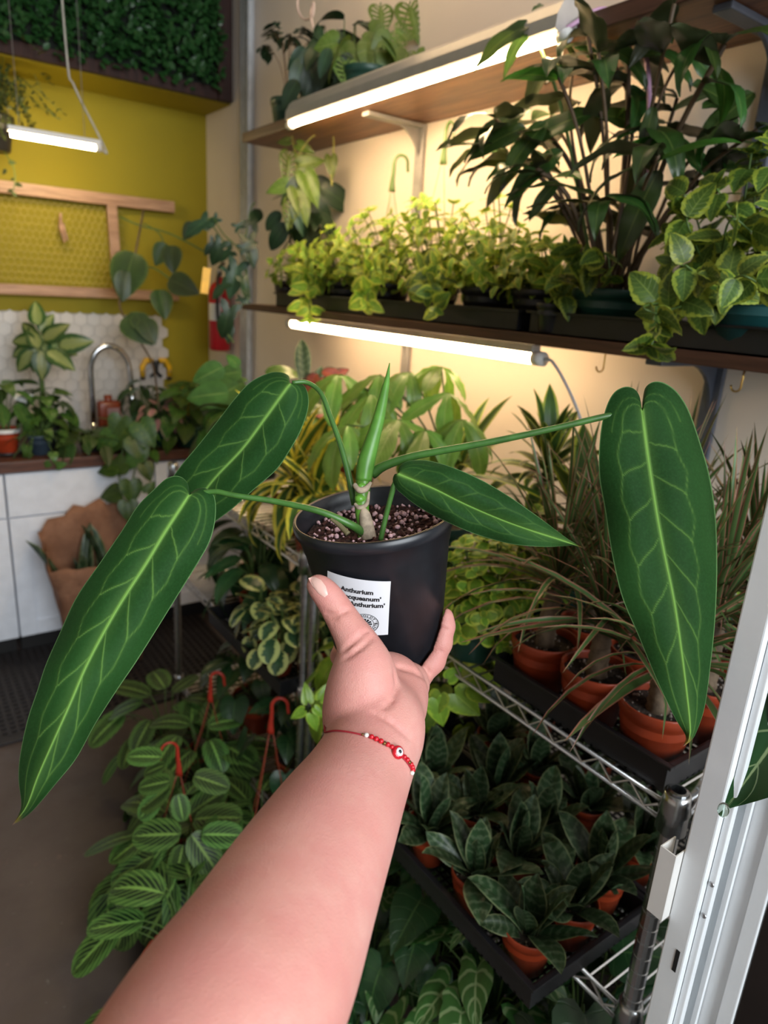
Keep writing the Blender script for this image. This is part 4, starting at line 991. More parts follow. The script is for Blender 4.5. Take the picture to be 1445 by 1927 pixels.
LANCE = [(0, 0), (.04, .04), (.09, .18), (.115, .38), (.10, .60), (.055, .82), (0, 1)]
BROADL = [(0, 0), (.08, .03), (.17, .18), (.20, .38), (.17, .60), (.09, .83), (0, 1)]
STRAP = [(.022, 0), (.040, .2), (.046, .45), (.036, .75), (0, 1)]
WSTRAP = [(.035, 0), (.078, .2), (.098, .42), (.076, .74), (0, 1)]
THIN = [(.010, 0), (.017, .2), (.018, .5), (.012, .8), (0, 1)]
ROUND = [(0, 0), (.15, .01), (.33, .14), (.43, .38), (.42, .62), (.31, .84), (.14, .97), (0, 1)]
OBLONG = [(0, 0), (.14, .02), (.26, .14), (.32, .34), (.32, .62), (.25, .83), (.12, .96), (0, 1)]
ARROW = [(0, .20), (.07, .04), (.19, -.05), (.30, .01), (.27, .20), (.30, .38), (.22, .60), (.10, .84), (0, 1)]
SANSV = [(.10, 0), (.13, .2), (.17, .45), (.15, .70), (.07, .90), (0, 1)]
LEAFLET = [(0, 0), (.04, .06), (.12, .35), (.16, .58), (.12, .80), (.04, .95), (0, 1)]
def variants(name, half, mat, bends, **kw): return [leaf_mesh(name, half, mat, bend=b, **kw) for b in bends]
LM = {}
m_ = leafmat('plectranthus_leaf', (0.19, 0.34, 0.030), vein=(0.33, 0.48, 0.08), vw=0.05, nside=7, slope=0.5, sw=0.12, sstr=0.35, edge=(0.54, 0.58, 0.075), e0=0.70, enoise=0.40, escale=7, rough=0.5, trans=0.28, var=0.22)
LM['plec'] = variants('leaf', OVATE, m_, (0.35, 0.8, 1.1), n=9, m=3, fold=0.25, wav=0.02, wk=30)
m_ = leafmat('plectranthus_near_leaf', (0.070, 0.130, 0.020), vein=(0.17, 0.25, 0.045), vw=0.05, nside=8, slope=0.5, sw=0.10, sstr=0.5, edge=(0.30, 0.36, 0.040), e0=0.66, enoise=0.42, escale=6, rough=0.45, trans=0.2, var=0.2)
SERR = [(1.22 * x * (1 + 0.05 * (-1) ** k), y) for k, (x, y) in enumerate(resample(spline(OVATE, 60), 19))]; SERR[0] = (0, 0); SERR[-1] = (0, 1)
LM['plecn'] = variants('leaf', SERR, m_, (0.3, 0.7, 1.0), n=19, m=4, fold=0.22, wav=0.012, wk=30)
m_ = leafmat('cane_leaf', (0.034, 0.082, 0.016), vein=(0.10, 0.16, 0.035), vw=0.06, rough=0.30, trans=0.22, var=0.35, spec=0.6, hue=0.03, back=(0.045, 0.055, 0.025))
LM['cane'] = variants('leaf', [(x * 0.72, y) for x, y in BROADL], m_, (0.5, 1.0, 1.5, 1.9), n=12, m=2, fold=0.5, wav=0.02, wk=14)
m_ = leafmat('cane_leaf_young', (0.05, 0.15, 0.02), vein=(0.16, 0.28, 0.05), vw=0.06, rough=0.32, trans=0.35, var=0.25)
LM['cane2'] = variants('leaf', [(x * 0.85, y) for x, y in BROADL], m_, (0.7, 1.2), n=10, m=2, fold=0.5)
m_ = leafmat('dragon_tree_leaf', (0.070, 0.135, 0.038), edge=(0.33, 0.14, 0.09), e0=0.74, enoise=0.05, rough=0.4, trans=0.12, var=0.3, hue=0.02)
LM['marg'] = variants('leaf', THIN, m_, (0.15, 0.5, 0.9, 1.4), n=7, m=1, fold=0.5)
m_ = leafmat('lemon_lime_leaf', (0.05, 0.12, 0.02), edge=(0.62, 0.55, 0.06), e0=0.50, enoise=0.04, rough=0.35, trans=0.25, var=0.2)
LM['lemon'] = variants('leaf', WSTRAP, m_, (0.6, 1.1, 1.6, 2.1), n=10, m=3, fold=0.5)
m_ = leafmat('dracaena_leaf', (0.05, 0.11, 0.022), edge=(0.36, 0.42, 0.05), e0=0.72, enoise=0.05, rough=0.35, trans=0.25, var=0.25)
LM['drac'] = variants('leaf', [(x * 1.25, y) for x, y in WSTRAP], m_, (0.4, 0.8, 1.2, 1.7), n=10, m=3, fold=0.45)
m_ = leafmat('snake_plant_leaf', (0.024, 0.050, 0.019), edge=(0.15, 0.18, 0.085), e0=0.90, enoise=0.02, rough=0.36, trans=0.0, var=0.3, bbar=((0.078, 0.110, 0.058), 7, 0.75))
LM['sans'] = variants('leaf', SANSV, m_, (0.1, 0.35, 0.7, 1.0), n=9, m=3, fold=0.75)
LM['sanst'] = [leaf_mesh('leaf', SANSV, m_, n=9, m=3, bend=0.3, fold=0.9, twist=0.8)]
m_ = leafmat('maranta_leaf', (0.055, 0.130, 0.026), vein=(0.20, 0.36, 0.075), vw=0.10, nside=8, slope=1.0, sw=0.12, sstr=0.8, core=(0.010, 0.030, 0.008), c0=0.62, cnoise=0.08, rough=0.45, trans=0.1, var=0.3)
LM['mara'] = variants('leaf', OBLONG, m_, (0.2, 0.5, 0.9), n=11, m=4, fold=0.15)
m_ = leafmat('peperomia_leaf', (0.035, 0.085, 0.035), edge=(0.42, 0.45, 0.15), e0=0.55, enoise=0.5, escale=4, rough=0.28, trans=0.12, var=0.2, spec=0.6)
LM['pepe'] = variants('leaf', ROUND, m_, (0.2, 0.6, 1.0), n=10, m=4, fold=0.3)
m_ = leafmat('money_tree_leaflet', (0.18, 0.34, 0.045), vein=(0.30, 0.42, 0.10), vw=0.06, nside=12, slope=0.45, sw=0.12, sstr=0.42, rough=0.34, trans=0.32, var=0.25, spec=0.6)
LM['money'] = variants('leaflet', LEAFLET, m_, (0.5, 1.0, 1.4), n=12, m=3, fold=0.35, wav=0.012, wk=40)
m_ = leafmat('neon_pothos_leaf', (0.19, 0.32, 0.03), vein=(0.30, 0.42, 0.06), vw=0.04, rough=0.32, trans=0.25, var=0.3, edge=(0.32, 0.44, 0.04), e0=0.8, enoise=0.5)
LM['neon'] = variants('leaf', CORD, m_, (0.4, 0.9, 1.3), n=10, m=3, fold=0.35)
m_ = leafmat('philodendron_leaf', (0.016, 0.055, 0.016), vein=(0.06, 0.13, 0.035), vw=0.035, nside=7, slope=0.5, sw=0.06, sstr=0.25, rough=0.32, trans=0.12, var=0.35, spec=0.5)
LM['phil'] = variants('leaf', CORD, m_, (0.4, 0.9, 1.3), n=10, m=3, fold=0.35)
m_ = leafmat('syngonium_leaf', (0.045, 0.13, 0.028), vein=(0.26, 0.36, 0.16), vw=0.06, nside=6, slope=0.8, sw=0.14, sstr=0.75, rough=0.4, trans=0.15, var=0.25)
LM['syng'] = variants('leaf', ARROW, m_, (0.3, 0.7, 1.1), n=13, m=4, fold=0.3)
m_ = leafmat('dieffenbachia_leaf', (0.030, 0.085, 0.016), core=(0.22, 0.27, 0.085), c0=0.52, cnoise=0.22, vein=(0.25, 0.30, 0.11), vw=0.05, rough=0.38, trans=0.15, var=0.25)
LM['dief'] = variants('leaf', [(x * 0.85, y) for x, y in OVATE], m_, (0.5, 1.0, 1.5), n=10, m=4, fold=0.3)
m_ = leafmat('green_pothos_leaf', (0.045, 0.105, 0.018), vein=(0.09, 0.16, 0.03), vw=0.04, rough=0.38, trans=0.15, var=0.4, blotch=((0.11, 0.17, 0.02), 0.55, 0.7))
LM['poth'] = variants('leaf', CORD, m_, (0.4, 0.9, 1.3), n=9, m=3, fold=0.3)
m_ = leafmat('dark_strap_leaf', (0.022, 0.065, 0.020), vein=(0.05, 0.11, 0.03), vw=0.04, rough=0.33, trans=0.12, var=0.3)
LM['spat'] = variants('leaf', BROADL, m_, (0.6, 1.2, 1.7), n=10, m=2, fold=0.45)
m_ = leafmat('swiss_cheese_leaf', (0.11, 0.18, 0.026), vein=(0.18, 0.25, 0.06), vw=0.05, nside=6, slope=0.6, sw=0.08, sstr=0.45, rough=0.38, trans=0.25, var=0.25)
def _holes(tt, s):
    k = tt * 8; return 0.12 < tt < 0.86 and 0.3 < abs(s) < 0.72 and (k % 1) < 0.42
LM['mons'] = variants('leaf', [(x * 1.05, y) for x, y in CORD], m_, (0.3, 0.8), n=42, m=8, fold=0.25, holes=_holes)
LM['monsp'] = variants('leaf', [(x * 1.02, y) for x, y in CORD], m_, (0.4, 0.9), n=12, m=4, fold=0.3)
m_ = leafmat('dark_vine_leaf', (0.020, 0.052, 0.022), vein=(0.05, 0.10, 0.04), vw=0.05, rough=0.38, trans=0.12, var=0.35)
FISH = [(0, .14), (.07, 0), (.22, -.05), (.20, .12), (.11, .26), (.17, .45), (.15, .68), (.06, .88), (0, 1)]
LM['fish'] = variants('leaf', FISH, m_, (0.5, 1.0), n=14, m=3, fold=0.35)
LM['dark'] = variants('leaf', BROADL, m_, (0.6, 1.2, 1.7), n=10, m=2, fold=0.4)
m_ = leafmat('hoya_leaf', (0.030, 0.062, 0.014), vein=(0.07, 0.11, 0.03), vw=0.04, rough=0.4, trans=0.15, var=0.3, edge=(0.06, 0.10, 0.02), e0=0.85, enoise=0.2)
LM['hoya'] = variants('leaf', OVATE, m_, (0.3, 0.7), n=10, m=3, fold=0.25)
m_ = leafmat('pink_fittonia_leaf', (0.42, 0.20, 0.20), edge=(0.10, 0.14, 0.05), e0=0.75, enoise=0.5, rough=0.5, trans=0.1, var=0.3)
LM['fitt'] = variants('leaf', OVATE, m_, (0.5, 1.0), n=8, m=3, fold=0.2)
m_ = leafmat('red_leaf', (0.22, 0.035, 0.020), vein=(0.35, 0.08, 0.05), vw=0.06, rough=0.4, trans=0.15, var=0.3, edge=(0.06, 0.035, 0.02), e0=0.8, enoise=0.4)
LM['red'] = variants('leaf', BROADL, m_, (0.5, 1.1), n=10, m=3, fold=0.4)
m_ = leafmat('aglaonema_leaf', (0.062, 0.135, 0.030), vein=(0.16, 0.24, 0.06), vw=0.05, rough=0.36, trans=0.18, var=0.3)
LM['agla'] = variants('leaf', [(x * 0.95, y) for x, y in OVATE], m_, (0.5, 1.0, 1.4), n=10, m=3, fold=0.35)
m_ = leafmat('alocasia_leaf', (0.012, 0.050, 0.014), vein=(0.20, 0.28, 0.13), vw=0.035, nside=5, slope=0.7, sw=0.035, sstr=0.7, rough=0.3, trans=0.08, var=0.1)
LM['aloc'] = variants('leaf', [(x * 1.1, y) for x, y in CORD], m_, (0.4,), n=24, m=8, fold=0.3, wav=0.02, wk=16)
M_gstem = plain('green_stem', (0.07, 0.13, 0.025), 0.5, var=0.25)
M_bstem = plain('brown_stem', (0.09, 0.055, 0.028), 0.65, var=0.3)
M_rstem = plain('reddish_stem', (0.16, 0.07, 0.03), 0.6, var=0.3)
t = NT('potting_soil'); nz = t.noise(140, 4, rough=0.7); t.set(Base_Color=t.mix(t.step(nz, 0.4, 0.6), (0.010, 0.007, 0.005), (0.06, 0.04, 0.028)), Roughness=0.95); t.bump(nz, 0.8, 0.004)
M_soil = t.m
M_terra = plain('terracotta_plastic', (0.30, 0.040, 0.011), 0.42, var=0.12)
M_green = plain('dark_green_plastic', (0.014, 0.060, 0.042), 0.4, var=0.12)
M_teal = plain('teal_plastic', (0.010, 0.060, 0.062), 0.35, var=0.1)
M_blackp = plain('black_tray_plastic', (0.011, 0.011, 0.013), 0.38, var=0.2)
M_blue = plain('blue_grey_plastic', (0.03, 0.05, 0.075), 0.45, var=0.15)
_pots = {}
def pot(root, r, h, mat, soil=0.012, zoff=0.0):
    k = (round(r, 4), round(h, 4), mat.name)
    if k not in _pots:
        rb = r * 0.74
        pr = [(0, 0.002), (rb * 0.8, 0.002), (rb * 0.9, 0), (rb, 0.003), (r * 0.93, h * 0.80), (r * 0.95, h * 0.81), (r * 0.985, h * 0.82), (r, h * 0.985), (r * 0.99, h), (r * 0.955, h), (r * 0.94, h - 0.004), (r * 0.90, h * 0.6)]
        _pots[k] = (MB().lathe(pr, 26).mesh('pot', mat, True), MB().disc(r * 0.935, h - soil, 22).mesh('soil', M_soil))
    a, b = _pots[k]
    link('pot', a, None, root, loc=(0, 0, zoff)); link('soil', b, None, root, loc=(0, 0, zoff)); return h - soil + zoff
def put(root, me, p, d, n, s, w=None): return link(me.name.split('.')[0], me, None, root, frame(p, d, n, s, w))
GA = 2.39996
def jit(rnd, a): return V((rnd.uniform(-a, a), rnd.uniform(-a, a), rnd.uniform(-a, a)))
def rosette(root, z0, n, meshes, length, seed, el0=85, el1=5, r0_=0.006, squash=0.0, lenvar=0.25, roll=0.3, base_h=0.0, off=(0, 0), wr=None):
    """strap leaves out of one crown: elevation falls from el0 (inner) to el1 (outer)"""
    rnd = random.Random(seed)
    for i in range(n):
        f = (i + 0.5) / n; az = i * GA + rnd.uniform(-0.3, 0.3); el = math.radians(el0 + (el1 - el0) * f + rnd.uniform(-8, 8))
        o = V((math.cos(az), math.sin(az), 0)); d = o * math.cos(el) + V((0, 0, 1)) * math.sin(el)
        nn = V((0, 0, 1)) * math.cos(el) - o * math.sin(el) + jit(rnd, roll)
        nn = nn if el < 1.4 else nn
        k = min(len(meshes) - 1, int(f * len(meshes) + rnd.uniform(-0.4, 0.4))); k = max(0, k)
        p = o * r0_ * (0.4 + f) + V((off[0], off[1], z0 + base_h * (1 - f)))
        L_ = length * (1 + rnd.uniform(-lenvar, lenvar)); put(root, meshes[k], p, d, nn, L_, L_ * wr if wr else None)
def dome(root, z0, n, meshes, size, H, S, seed, stem_mat=None, rstem=0.0018, lo=0.15, tilt0=-20, tilt1=55, sizevar=0.25, off=(0, 0), sector=None, wr=None):
    """leaves on stalks from the soil, filling a dome of height H and radius S"""
    rnd = random.Random(seed); m = MB()
    for i in range(n):
        f = (i + 0.5) / n; az = i * GA + rnd.uniform(-0.35, 0.35)
        if sector: az = math.radians(sector[0]) + (az % 6.2832) / 6.2832 * math.radians(sector[1] - sector[0])
        rr = S * math.sqrt(f) * rnd.uniform(0.75, 1.1); hh = H * (1 - (1 - lo) * f ** 1.5) * rnd.uniform(0.85, 1.1)
        o = V((math.cos(az), math.sin(az), 0)); p = V((off[0], off[1], z0)) + o * rr + V((0, 0, hh))
        b = V((off[0], off[1], z0 - 0.004)) + o * 0.012
        if stem_mat: m.tube(spline([b, b + o * rr * 0.35 + V((0, 0, max(hh, 0.02) * 0.75)), p], 6), rstem, 4, False)
        tl_ = math.radians(tilt0 + (tilt1 - tilt0) * f + rnd.uniform(-15, 15))
        yaw = rnd.uniform(-0.5, 0.5); o2 = V((o.x * math.cos(yaw) - o.y * math.sin(yaw), o.x * math.sin(yaw) + o.y * math.cos(yaw), 0))
        d = o2 * math.cos(tl_) - V((0, 0, 1)) * math.sin(tl_); nn = V((0, 0, 1)) * math.cos(tl_) + o2 * math.sin(tl_) + jit(rnd, 0.35)
        s = size * (1 + rnd.uniform(-sizevar, sizevar)); put(root, rnd.choice(meshes), p, d, nn, s, s * wr if wr else None)
    if stem_mat: m.build('stem', stem_mat, root, True)['kind'] = 'stuff'
def bush(root, z0, stems, meshes, size, seed, node=0.026, stem_mat=None):
    """stems given as lists of local points; opposite leaf pairs at the nodes and a small terminal rosette"""
    rnd = random.Random(seed); m = MB()
    for pts in stems:
        q = [V(p) for p in spline(pts, 24)]; m.tube(q, 0.0017, 4, False); L = 0; acc = 0; k = 0
        tot = sum((q[i + 1] - q[i]).length for i in range(23))
        for i in range(23):
            sg = (q[i + 1] - q[i]).length; acc += sg; L += sg
            if acc >= node and L > tot * 0.22:
                acc = 0; k += 1; d = (q[i + 1] - q[i]).normalized(); x, y, z = basis(d, (0.3 * rnd.random(), 0.2, 1))
                a0 = k * math.pi / 2 + rnd.uniform(-0.4, 0.4)
                for s in (0, math.pi):
                    o = x * math.cos(a0 + s) + z * math.sin(a0 + s); dr = (o + d * 0.35 + jit(rnd, 0.2) - V((0, 0, 0.15))).normalized()
                    put(root, rnd.choice(meshes), q[i] + o * 0.004, dr, d * 0.9 + V((0, 0, 0.7)) + jit(rnd, 0.25), size * rnd.uniform(0.75, 1.15))
        d = (q[-1] - q[-3]).normalized(); x, y, z = basis(d, (0.2, 0.1, 1)); a1 = rnd.uniform(0, 3)
        for kk in range(4):
            a = a1 + kk * math.pi / 2; o = x * math.cos(a) + z * math.sin(a)
            put(root, rnd.choice(meshes), q[-1], (o + d * (0.55 if kk % 2 else 0.9)).normalized(), d * 1.2 + jit(rnd, 0.15), size * (0.8 if kk % 2 else 0.55) * rnd.uniform(0.85, 1.1))
    m.build('stem', stem_mat or M_gstem, root, True)['kind'] = 'stuff'
def dome_stems(rnd, n, z0, H, S, lean=(0, 0), base=0.025, lo=0.3):
    out_ = []
    for i in range(n):
        f = (i + 0.5) / n; az = i * GA + rnd.uniform(-0.3, 0.3); rr = S * math.sqrt(f) * rnd.uniform(0.8, 1.1); hh = H * (1 - (1 - lo) * f ** 1.4) * rnd.uniform(0.8, 1.12)
        o = V((math.cos(az), math.sin(az), 0)); b = o * base * rnd.random() + V((0, 0, z0 - 0.003)); e = o * rr + V((lean[0], lean[1], z0 + hh))
        out_.append([b, b.lerp(e, 0.5) + V((0, 0, hh * 0.18)), e])
    return out_
def pxleaf(root, base, tip, dep, mesh, flip=0.0, wr=1.0, rnd=random.Random(9), dt=0.0, up=0.35):
    """one leaf from a stalk point to a tip point, dep = distance from the camera plane"""
    a, b = at(*base, dep), at(*tip, dep + dt); d = b - a; c = (V((0, 0, EYE)) - a).normalized()
    nn = c + V((0, 0, up)) + jit(rnd, 0.25) + V((flip, 0, 0)); L = d.length
    me = mesh; return link('leaf', me, None, root, frame(a - root.location, d, nn, L * 1.05, L * 1.05 * wr))
def pxstem(root, pts, r, mat, name='stem'):
    me = MB().tube([at(*p) for p in spline(pts, 6 * len(pts))], r, 6).mesh(name, mat, True); me.transform(Matrix.Translation(-root.location)); return link(name, me, None, root)
def tray(x0, x1, y0, y1, z, h, label, group=None, lattice=True, name='plant_tray'):
    r = thing(name, ((x0 + x1) / 2, (y0 + y1) / 2, z), label, 'tray', group)
    ax, ay = (x1 - x0) / 2, (y1 - y0) / 2; t_ = 0.003; m = MB()
    m.box((-ax, -ay, 0), (-ax + t_, ay, h)); m.box((ax - t_, -ay, 0), (ax, ay, h)); m.box((-ax + t_, -ay, 0), (ax - t_, -ay + t_, h)); m.box((-ax + t_, ay - t_, 0), (ax - t_, ay, h))
    m.build('side_wall', M_blackp, r)
    m = MB(); l = 0.008
    m.box((-ax - l, -ay - l, h - 0.003), (-ax, ay + l, h + 0.002), 0.001); m.box((ax, -ay - l, h - 0.003), (ax + l, ay + l, h + 0.002), 0.001)
    m.box((-ax, -ay - l, h - 0.003), (ax, -ay, h + 0.002), 0.001); m.box((-ax, ay, h - 0.003), (ax, ay + l, h + 0.002), 0.001); m.build('rim', M_blackp, r)
    m = MB()
    if lattice:
        n = int((x1 - x0) / 0.014)
        for k in range(1, n): x = -ax + k * 2 * ax / n; m.box((x - 0.0022, -ay, 0.0005), (x + 0.0022, ay, 0.004))
        n = int((y1 - y0) / 0.014)
        for k in range(1, n): y = -ay + k * 2 * ay / n; m.box((-ax, y - 0.0022, 0.0005), (ax, y + 0.0022, 0.0038))
    else: m.box((-ax, -ay, 0.0), (ax, ay, 0.003))
    g = m.build('tray_floor', M_blackp, r); g['kind'] = 'stuff'; return r
def hanger(root, z0, rp, H, mat, wire_mat, rz=0.0, lean=(0, 0)):
    """plastic pot hanger: three wires up to a moulded hook"""
    top = V((lean[0], lean[1], z0 + H))
    for k in range(3):
        a = k * 2.094 + rz; MB().tube(spline([V((rp * math.cos(a), rp * math.sin(a), z0)), V((rp * 0.45 * math.cos(a) + lean[0] * .6, rp * 0.45 * math.sin(a) + lean[1] * .6, z0 + H * 0.55)), top + V((0.006 * math.cos(a), 0.006 * math.sin(a), 0))], 8), 0.0016, 5).build('hanger_wire', wire_mat, root, True)
    c, s = math.cos(rz), math.sin(rz); P = [(0, 0.0), (0, 0.025), (0.002, 0.055)] + [(0.022 - 0.020 * math.cos(a), 0.075 + 0.024 * math.sin(a)) for a in np.linspace(0.1, 3.3, 10)] + [(0.044, 0.055)]
    MB().tube(spline([top + V((x * c, x * s, z)) for x, z in P], 30), list(np.interp(np.linspace(0, 1, 30), [0, .12, .3, 1], [0.011, 0.006, 0.0048, 0.0042])), 8, True, 0.6).build('hook', mat, root, True)
# ------------------------------------------------------------------ upper shelf
ZU = US + 0.0315
p = onx(502, 220, 1.30)
r = thing('potted_fern', (1.29, 2.50, ZU), 'small ferny plant in a dark green pot at the left end of the upper shelf', 'potted plant')
z = pot(r, 0.062, 0.11, M_green); rnd = random.Random(2)
for k in range(9):
    az = k * GA; o = V((math.cos(az), math.sin(az), 0)); e = o * rnd.uniform(0.05, 0.11) + V((0, 0, z + rnd.uniform(0.10, 0.24)))
    q = spline([(0, 0, z), (e.x * 0.4, e.y * 0.4, e.z * 0.8), e], 10); MB().tube(q, 0.0014, 4).build('stem', M_rstem, r, True)
    for i in range(2, 6):
        for s in (-1, 1):
            put(r, LM['fish'][k % 2], e + (V(q[9 - i]) - e) * (i - 2) * 0.10, (o * 0.8 + V((-o.y, o.x, 0)) * s * (0.5 + 0.2 * i) - V((0, 0, 0.25))), V((0, 0, 1)) + jit(rnd, 0.3), 0.055, 0.07)
r = thing('potted_vine', (1.33, 2.27, ZU), 'small green pot on the upper shelf whose yellowish vine hangs over the edge', 'potted plant')
z = pot(r, 0.045, 0.085, M_green); dome(r, z, 12, LM['dark'], 0.13, 0.22, 0.09, 4, M_bstem, tilt0=20, tilt1=75)
vp = [(553, 200, 2.42), (548, 235, 2.36), (556, 300, 2.35), (560, 360, 2.36), (548, 430, 2.38)]; pxstem(r, vp, 0.0028, plain('yellow_green_stem', (0.30, 0.30, 0.07), 0.5))
pxstem(r, [(556, 300, 2.35), (585, 260, 2.33), (620, 245, 2.33), (628, 275, 2.34), (622, 320, 2.35), (625, 350, 2.35)], 0.0030, plain('yellow_green_stem', (0.3, 0.3, 0.07)))
for b, tp, k in (((548, 265), (520, 268), 'monsp'), ((556, 270), (592, 286), 'monsp'), ((545, 285), (540, 350), 'mons'), ((558, 310), (612, 300), 'monsp'), ((570, 320), (600, 385), 'monsp'), ((545, 345), (500, 362), 'monsp'), ((622, 290), (625, 335), 'monsp'), ((556, 350), (580, 420), 'monsp'), ((553, 370), (540, 430), 'mons'), ((560, 330), (530, 385), 'dark'), ((548, 380), (570, 440), 'dark')):
    pxleaf(r, b, tp, 2.34, LM[k][0], wr=0.72)
r = thing('swiss_cheese_plant', (1.29, 2.00, ZU), 'swiss cheese plant with holed leaves in a green pot on the upper shelf', 'potted plant')
z = pot(r, 0.075, 0.11, M_green); dome(r, z, 6, LM['monsp'], 0.12, 0.10, 0.10, 8, M_gstem, tilt0=20, tilt1=70)
for b, tp, k in (((715, 10), (722, 62), 'mons'), ((770, 5), (790, 75), 'mons'), ((705, 78), (700, 150), 'monsp'), ((742, 72), (700, 128), 'monsp'), ((668, 82), (684, 152), 'monsp'), ((745, 85), (718, 150), 'monsp'), ((640, 85), (665, 130), 'monsp'), ((768, 95), (755, 140), 'mons'), ((800, 85), (820, 130), 'monsp'), ((640, 80), (590, 88), 'monsp'), ((740, 55), (775, 72), 'mons'), ((690, 55), (735, 85), 'monsp'), ((830, 110), (870, 88), 'monsp'), ((660, 100), (630, 150), 'dark'), ((650, 110), (655, 165), 'mons'), ((770, 80), (745, 50), 'mons'), ((620, 90), (600, 140), 'dark')):
    pxleaf(r, b, tp, 2.05, LM[k][0], wr=1.15)
for q in ([(690, 160, 2.06), (712, 70, 2.06), (716, 5, 2.06)], [(700, 160, 2.06), (745, 90, 2.06), (772, 2, 2.06)], [(680, 160, 2.06), (660, 110, 2.06), (642, 82, 2.06)], [(710, 160, 2.06), (770, 130, 2.06), (830, 108, 2.06)]): pxstem(r, q, 0.0022, M_gstem)
r = thing('potted_philodendron', (1.31, 2.13, ZU), 'dark drooping philodendron between the vine and the swiss cheese plant', 'potted plant')
z = pot(r, 0.05, 0.08, M_green)
for b, tp in (((588, 95), (560, 160)), ((575, 90), (545, 130)), ((600, 110), (575, 180)), ((610, 120), (600, 190)), ((620, 125), (625, 185)), ((590, 120), (600, 160)), ((570, 110), (552, 175)), ((560, 150), (530, 200)), ((605, 75), (590, 40))): pxleaf(r, b, tp, 2.2, LM['dark'][0], wr=1.3)
dome(r, z, 10, LM['dark'], 0.13, 0.2, 0.06, 14, M_gstem)

# ------------------------------------------------------------------ eye-level shelf
ZM = MS + 0.0235
GR = 'yellow-green bushes in a row on the eye-level shelf'
tray(1.185, 1.405, 1.16, 1.74, ZM, 0.045, 'black tray under the bushes nearest the shelf hook', 'black trays on the eye-level shelf', False)
tray(1.185, 1.405, 1.78, 2.36, ZM, 0.045, 'black tray under the bushes at the left end of the shelf', 'black trays on the eye-level shelf', False)
tray(1.185, 1.405, 0.40, 1.12, ZM, 0.045, 'black tray at the right under the large-leaved bush and cane plant', 'black trays on the eye-level shelf', False)
spots = [(1.29, 2.26, 0.20, 0.13, 'leftmost yellow-green bush spilling low over the shelf end', False), (1.29, 2.03, 0.25, 0.14, 'second yellow-green bush from the left on the shelf', False), (1.29, 1.83, 0.27, 0.13, 'middle yellow-green bush below the first green hook', True), (1.29, 1.60, 0.31, 0.14, 'tallest yellow-green bush below the second green hook', True), (1.29, 1.37, 0.27, 0.14, 'yellow-green bush before the pale wall next to the cane plant', False), (1.30, 1.20, 0.21, 0.11, 'darker small-leaved bush touching the cane plant stems', False)]
M_hook = plain('green_hook_plastic', (0.10, 0.17, 0.05), 0.4); M_hw = plain('clear_hanger_wire', (0.45, 0.38, 0.25), 0.4)
for i, (x, y, H, S, lab, hk) in enumerate(spots):
    r = thing('variegated_bush', (x, y, ZM + 0.004), lab, 'potted plant', GR); z = pot(r, 0.075, 0.09, M_blackp); rnd = random.Random(40 + i)
    bush(r, z, dome_stems(rnd, 25, z, H - 0.07, S * 1.08, (-0.04, 0), 0.05, 0.05), LM['plec'], 0.044, 50 + i, 0.025)
    if i in (0, 2, 3):
        tp = [(583, 600), None, (690, 575), (820, 580)][i]; b = onx(*tp, 1.12)
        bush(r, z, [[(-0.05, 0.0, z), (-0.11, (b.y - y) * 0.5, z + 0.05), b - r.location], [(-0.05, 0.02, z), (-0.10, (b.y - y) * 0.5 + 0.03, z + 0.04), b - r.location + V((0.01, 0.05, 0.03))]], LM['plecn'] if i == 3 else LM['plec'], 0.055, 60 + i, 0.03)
    if hk: hanger(r, 0.088, 0.07, 0.26 if i == 2 else 0.31, M_hook, M_hw, -0.7 if i == 2 else -1.75)
# cane plant with long drooping leaves
r = thing('cane_plant', (1.28, 0.985, ZM + 0.004), 'tall many-stemmed plant with long drooping dark leaves in a green pot', 'potted plant')
z = pot(r, 0.085, 0.095, M_green); rnd = random.Random(77); m = MB()
for i in range(24):
    f = (i + 0.5) / 24; az = i * GA; H = rnd.uniform(0.16, 0.48) * (1.08 - 0.32 * f); S = 0.30 * math.sqrt(f)
    o = V((math.cos(az), math.sin(az), 0)); e = V((o.x * S * 0.62 - 0.09, o.y * S * 0.95, z + H))
    if e.x > 0.085: e.x = 0.085 - rnd.random() * 0.05
    b = o * 0.035 * rnd.random() + V((0, 0, z)); q = spline([b, b.lerp(e, 0.55) + V((0, 0, 0.05)), e], 10); m.tube(q, 0.0036 if i % 3 else 0.005, 5)
    nl = 5
    for k in range(nl):
        a2 = k * 2.2 + i; o2 = (V((math.cos(a2), math.sin(a2), 0)) + o * 0.5 - V((0.35, 0, 0))).normalized(); bp = V(q[9 - (k // 2)]) 
        dr = o2 + V((0, 0, rnd.uniform(-0.1, 0.6))); 
        if bp.x + o2.x * 0.15 > 0.11: dr.x = -abs(dr.x) * 0.4
        ms = LM['cane'] if rnd.random() < 0.86 else LM['cane2']
        put(r, rnd.choice(ms), bp, dr, V((0, 0, 1)) + jit(rnd, 0.4), rnd.uniform(0.11, 0.18))
m.build('stem', M_bstem, r, True)['kind'] = 'stuff'
dd = 1.36
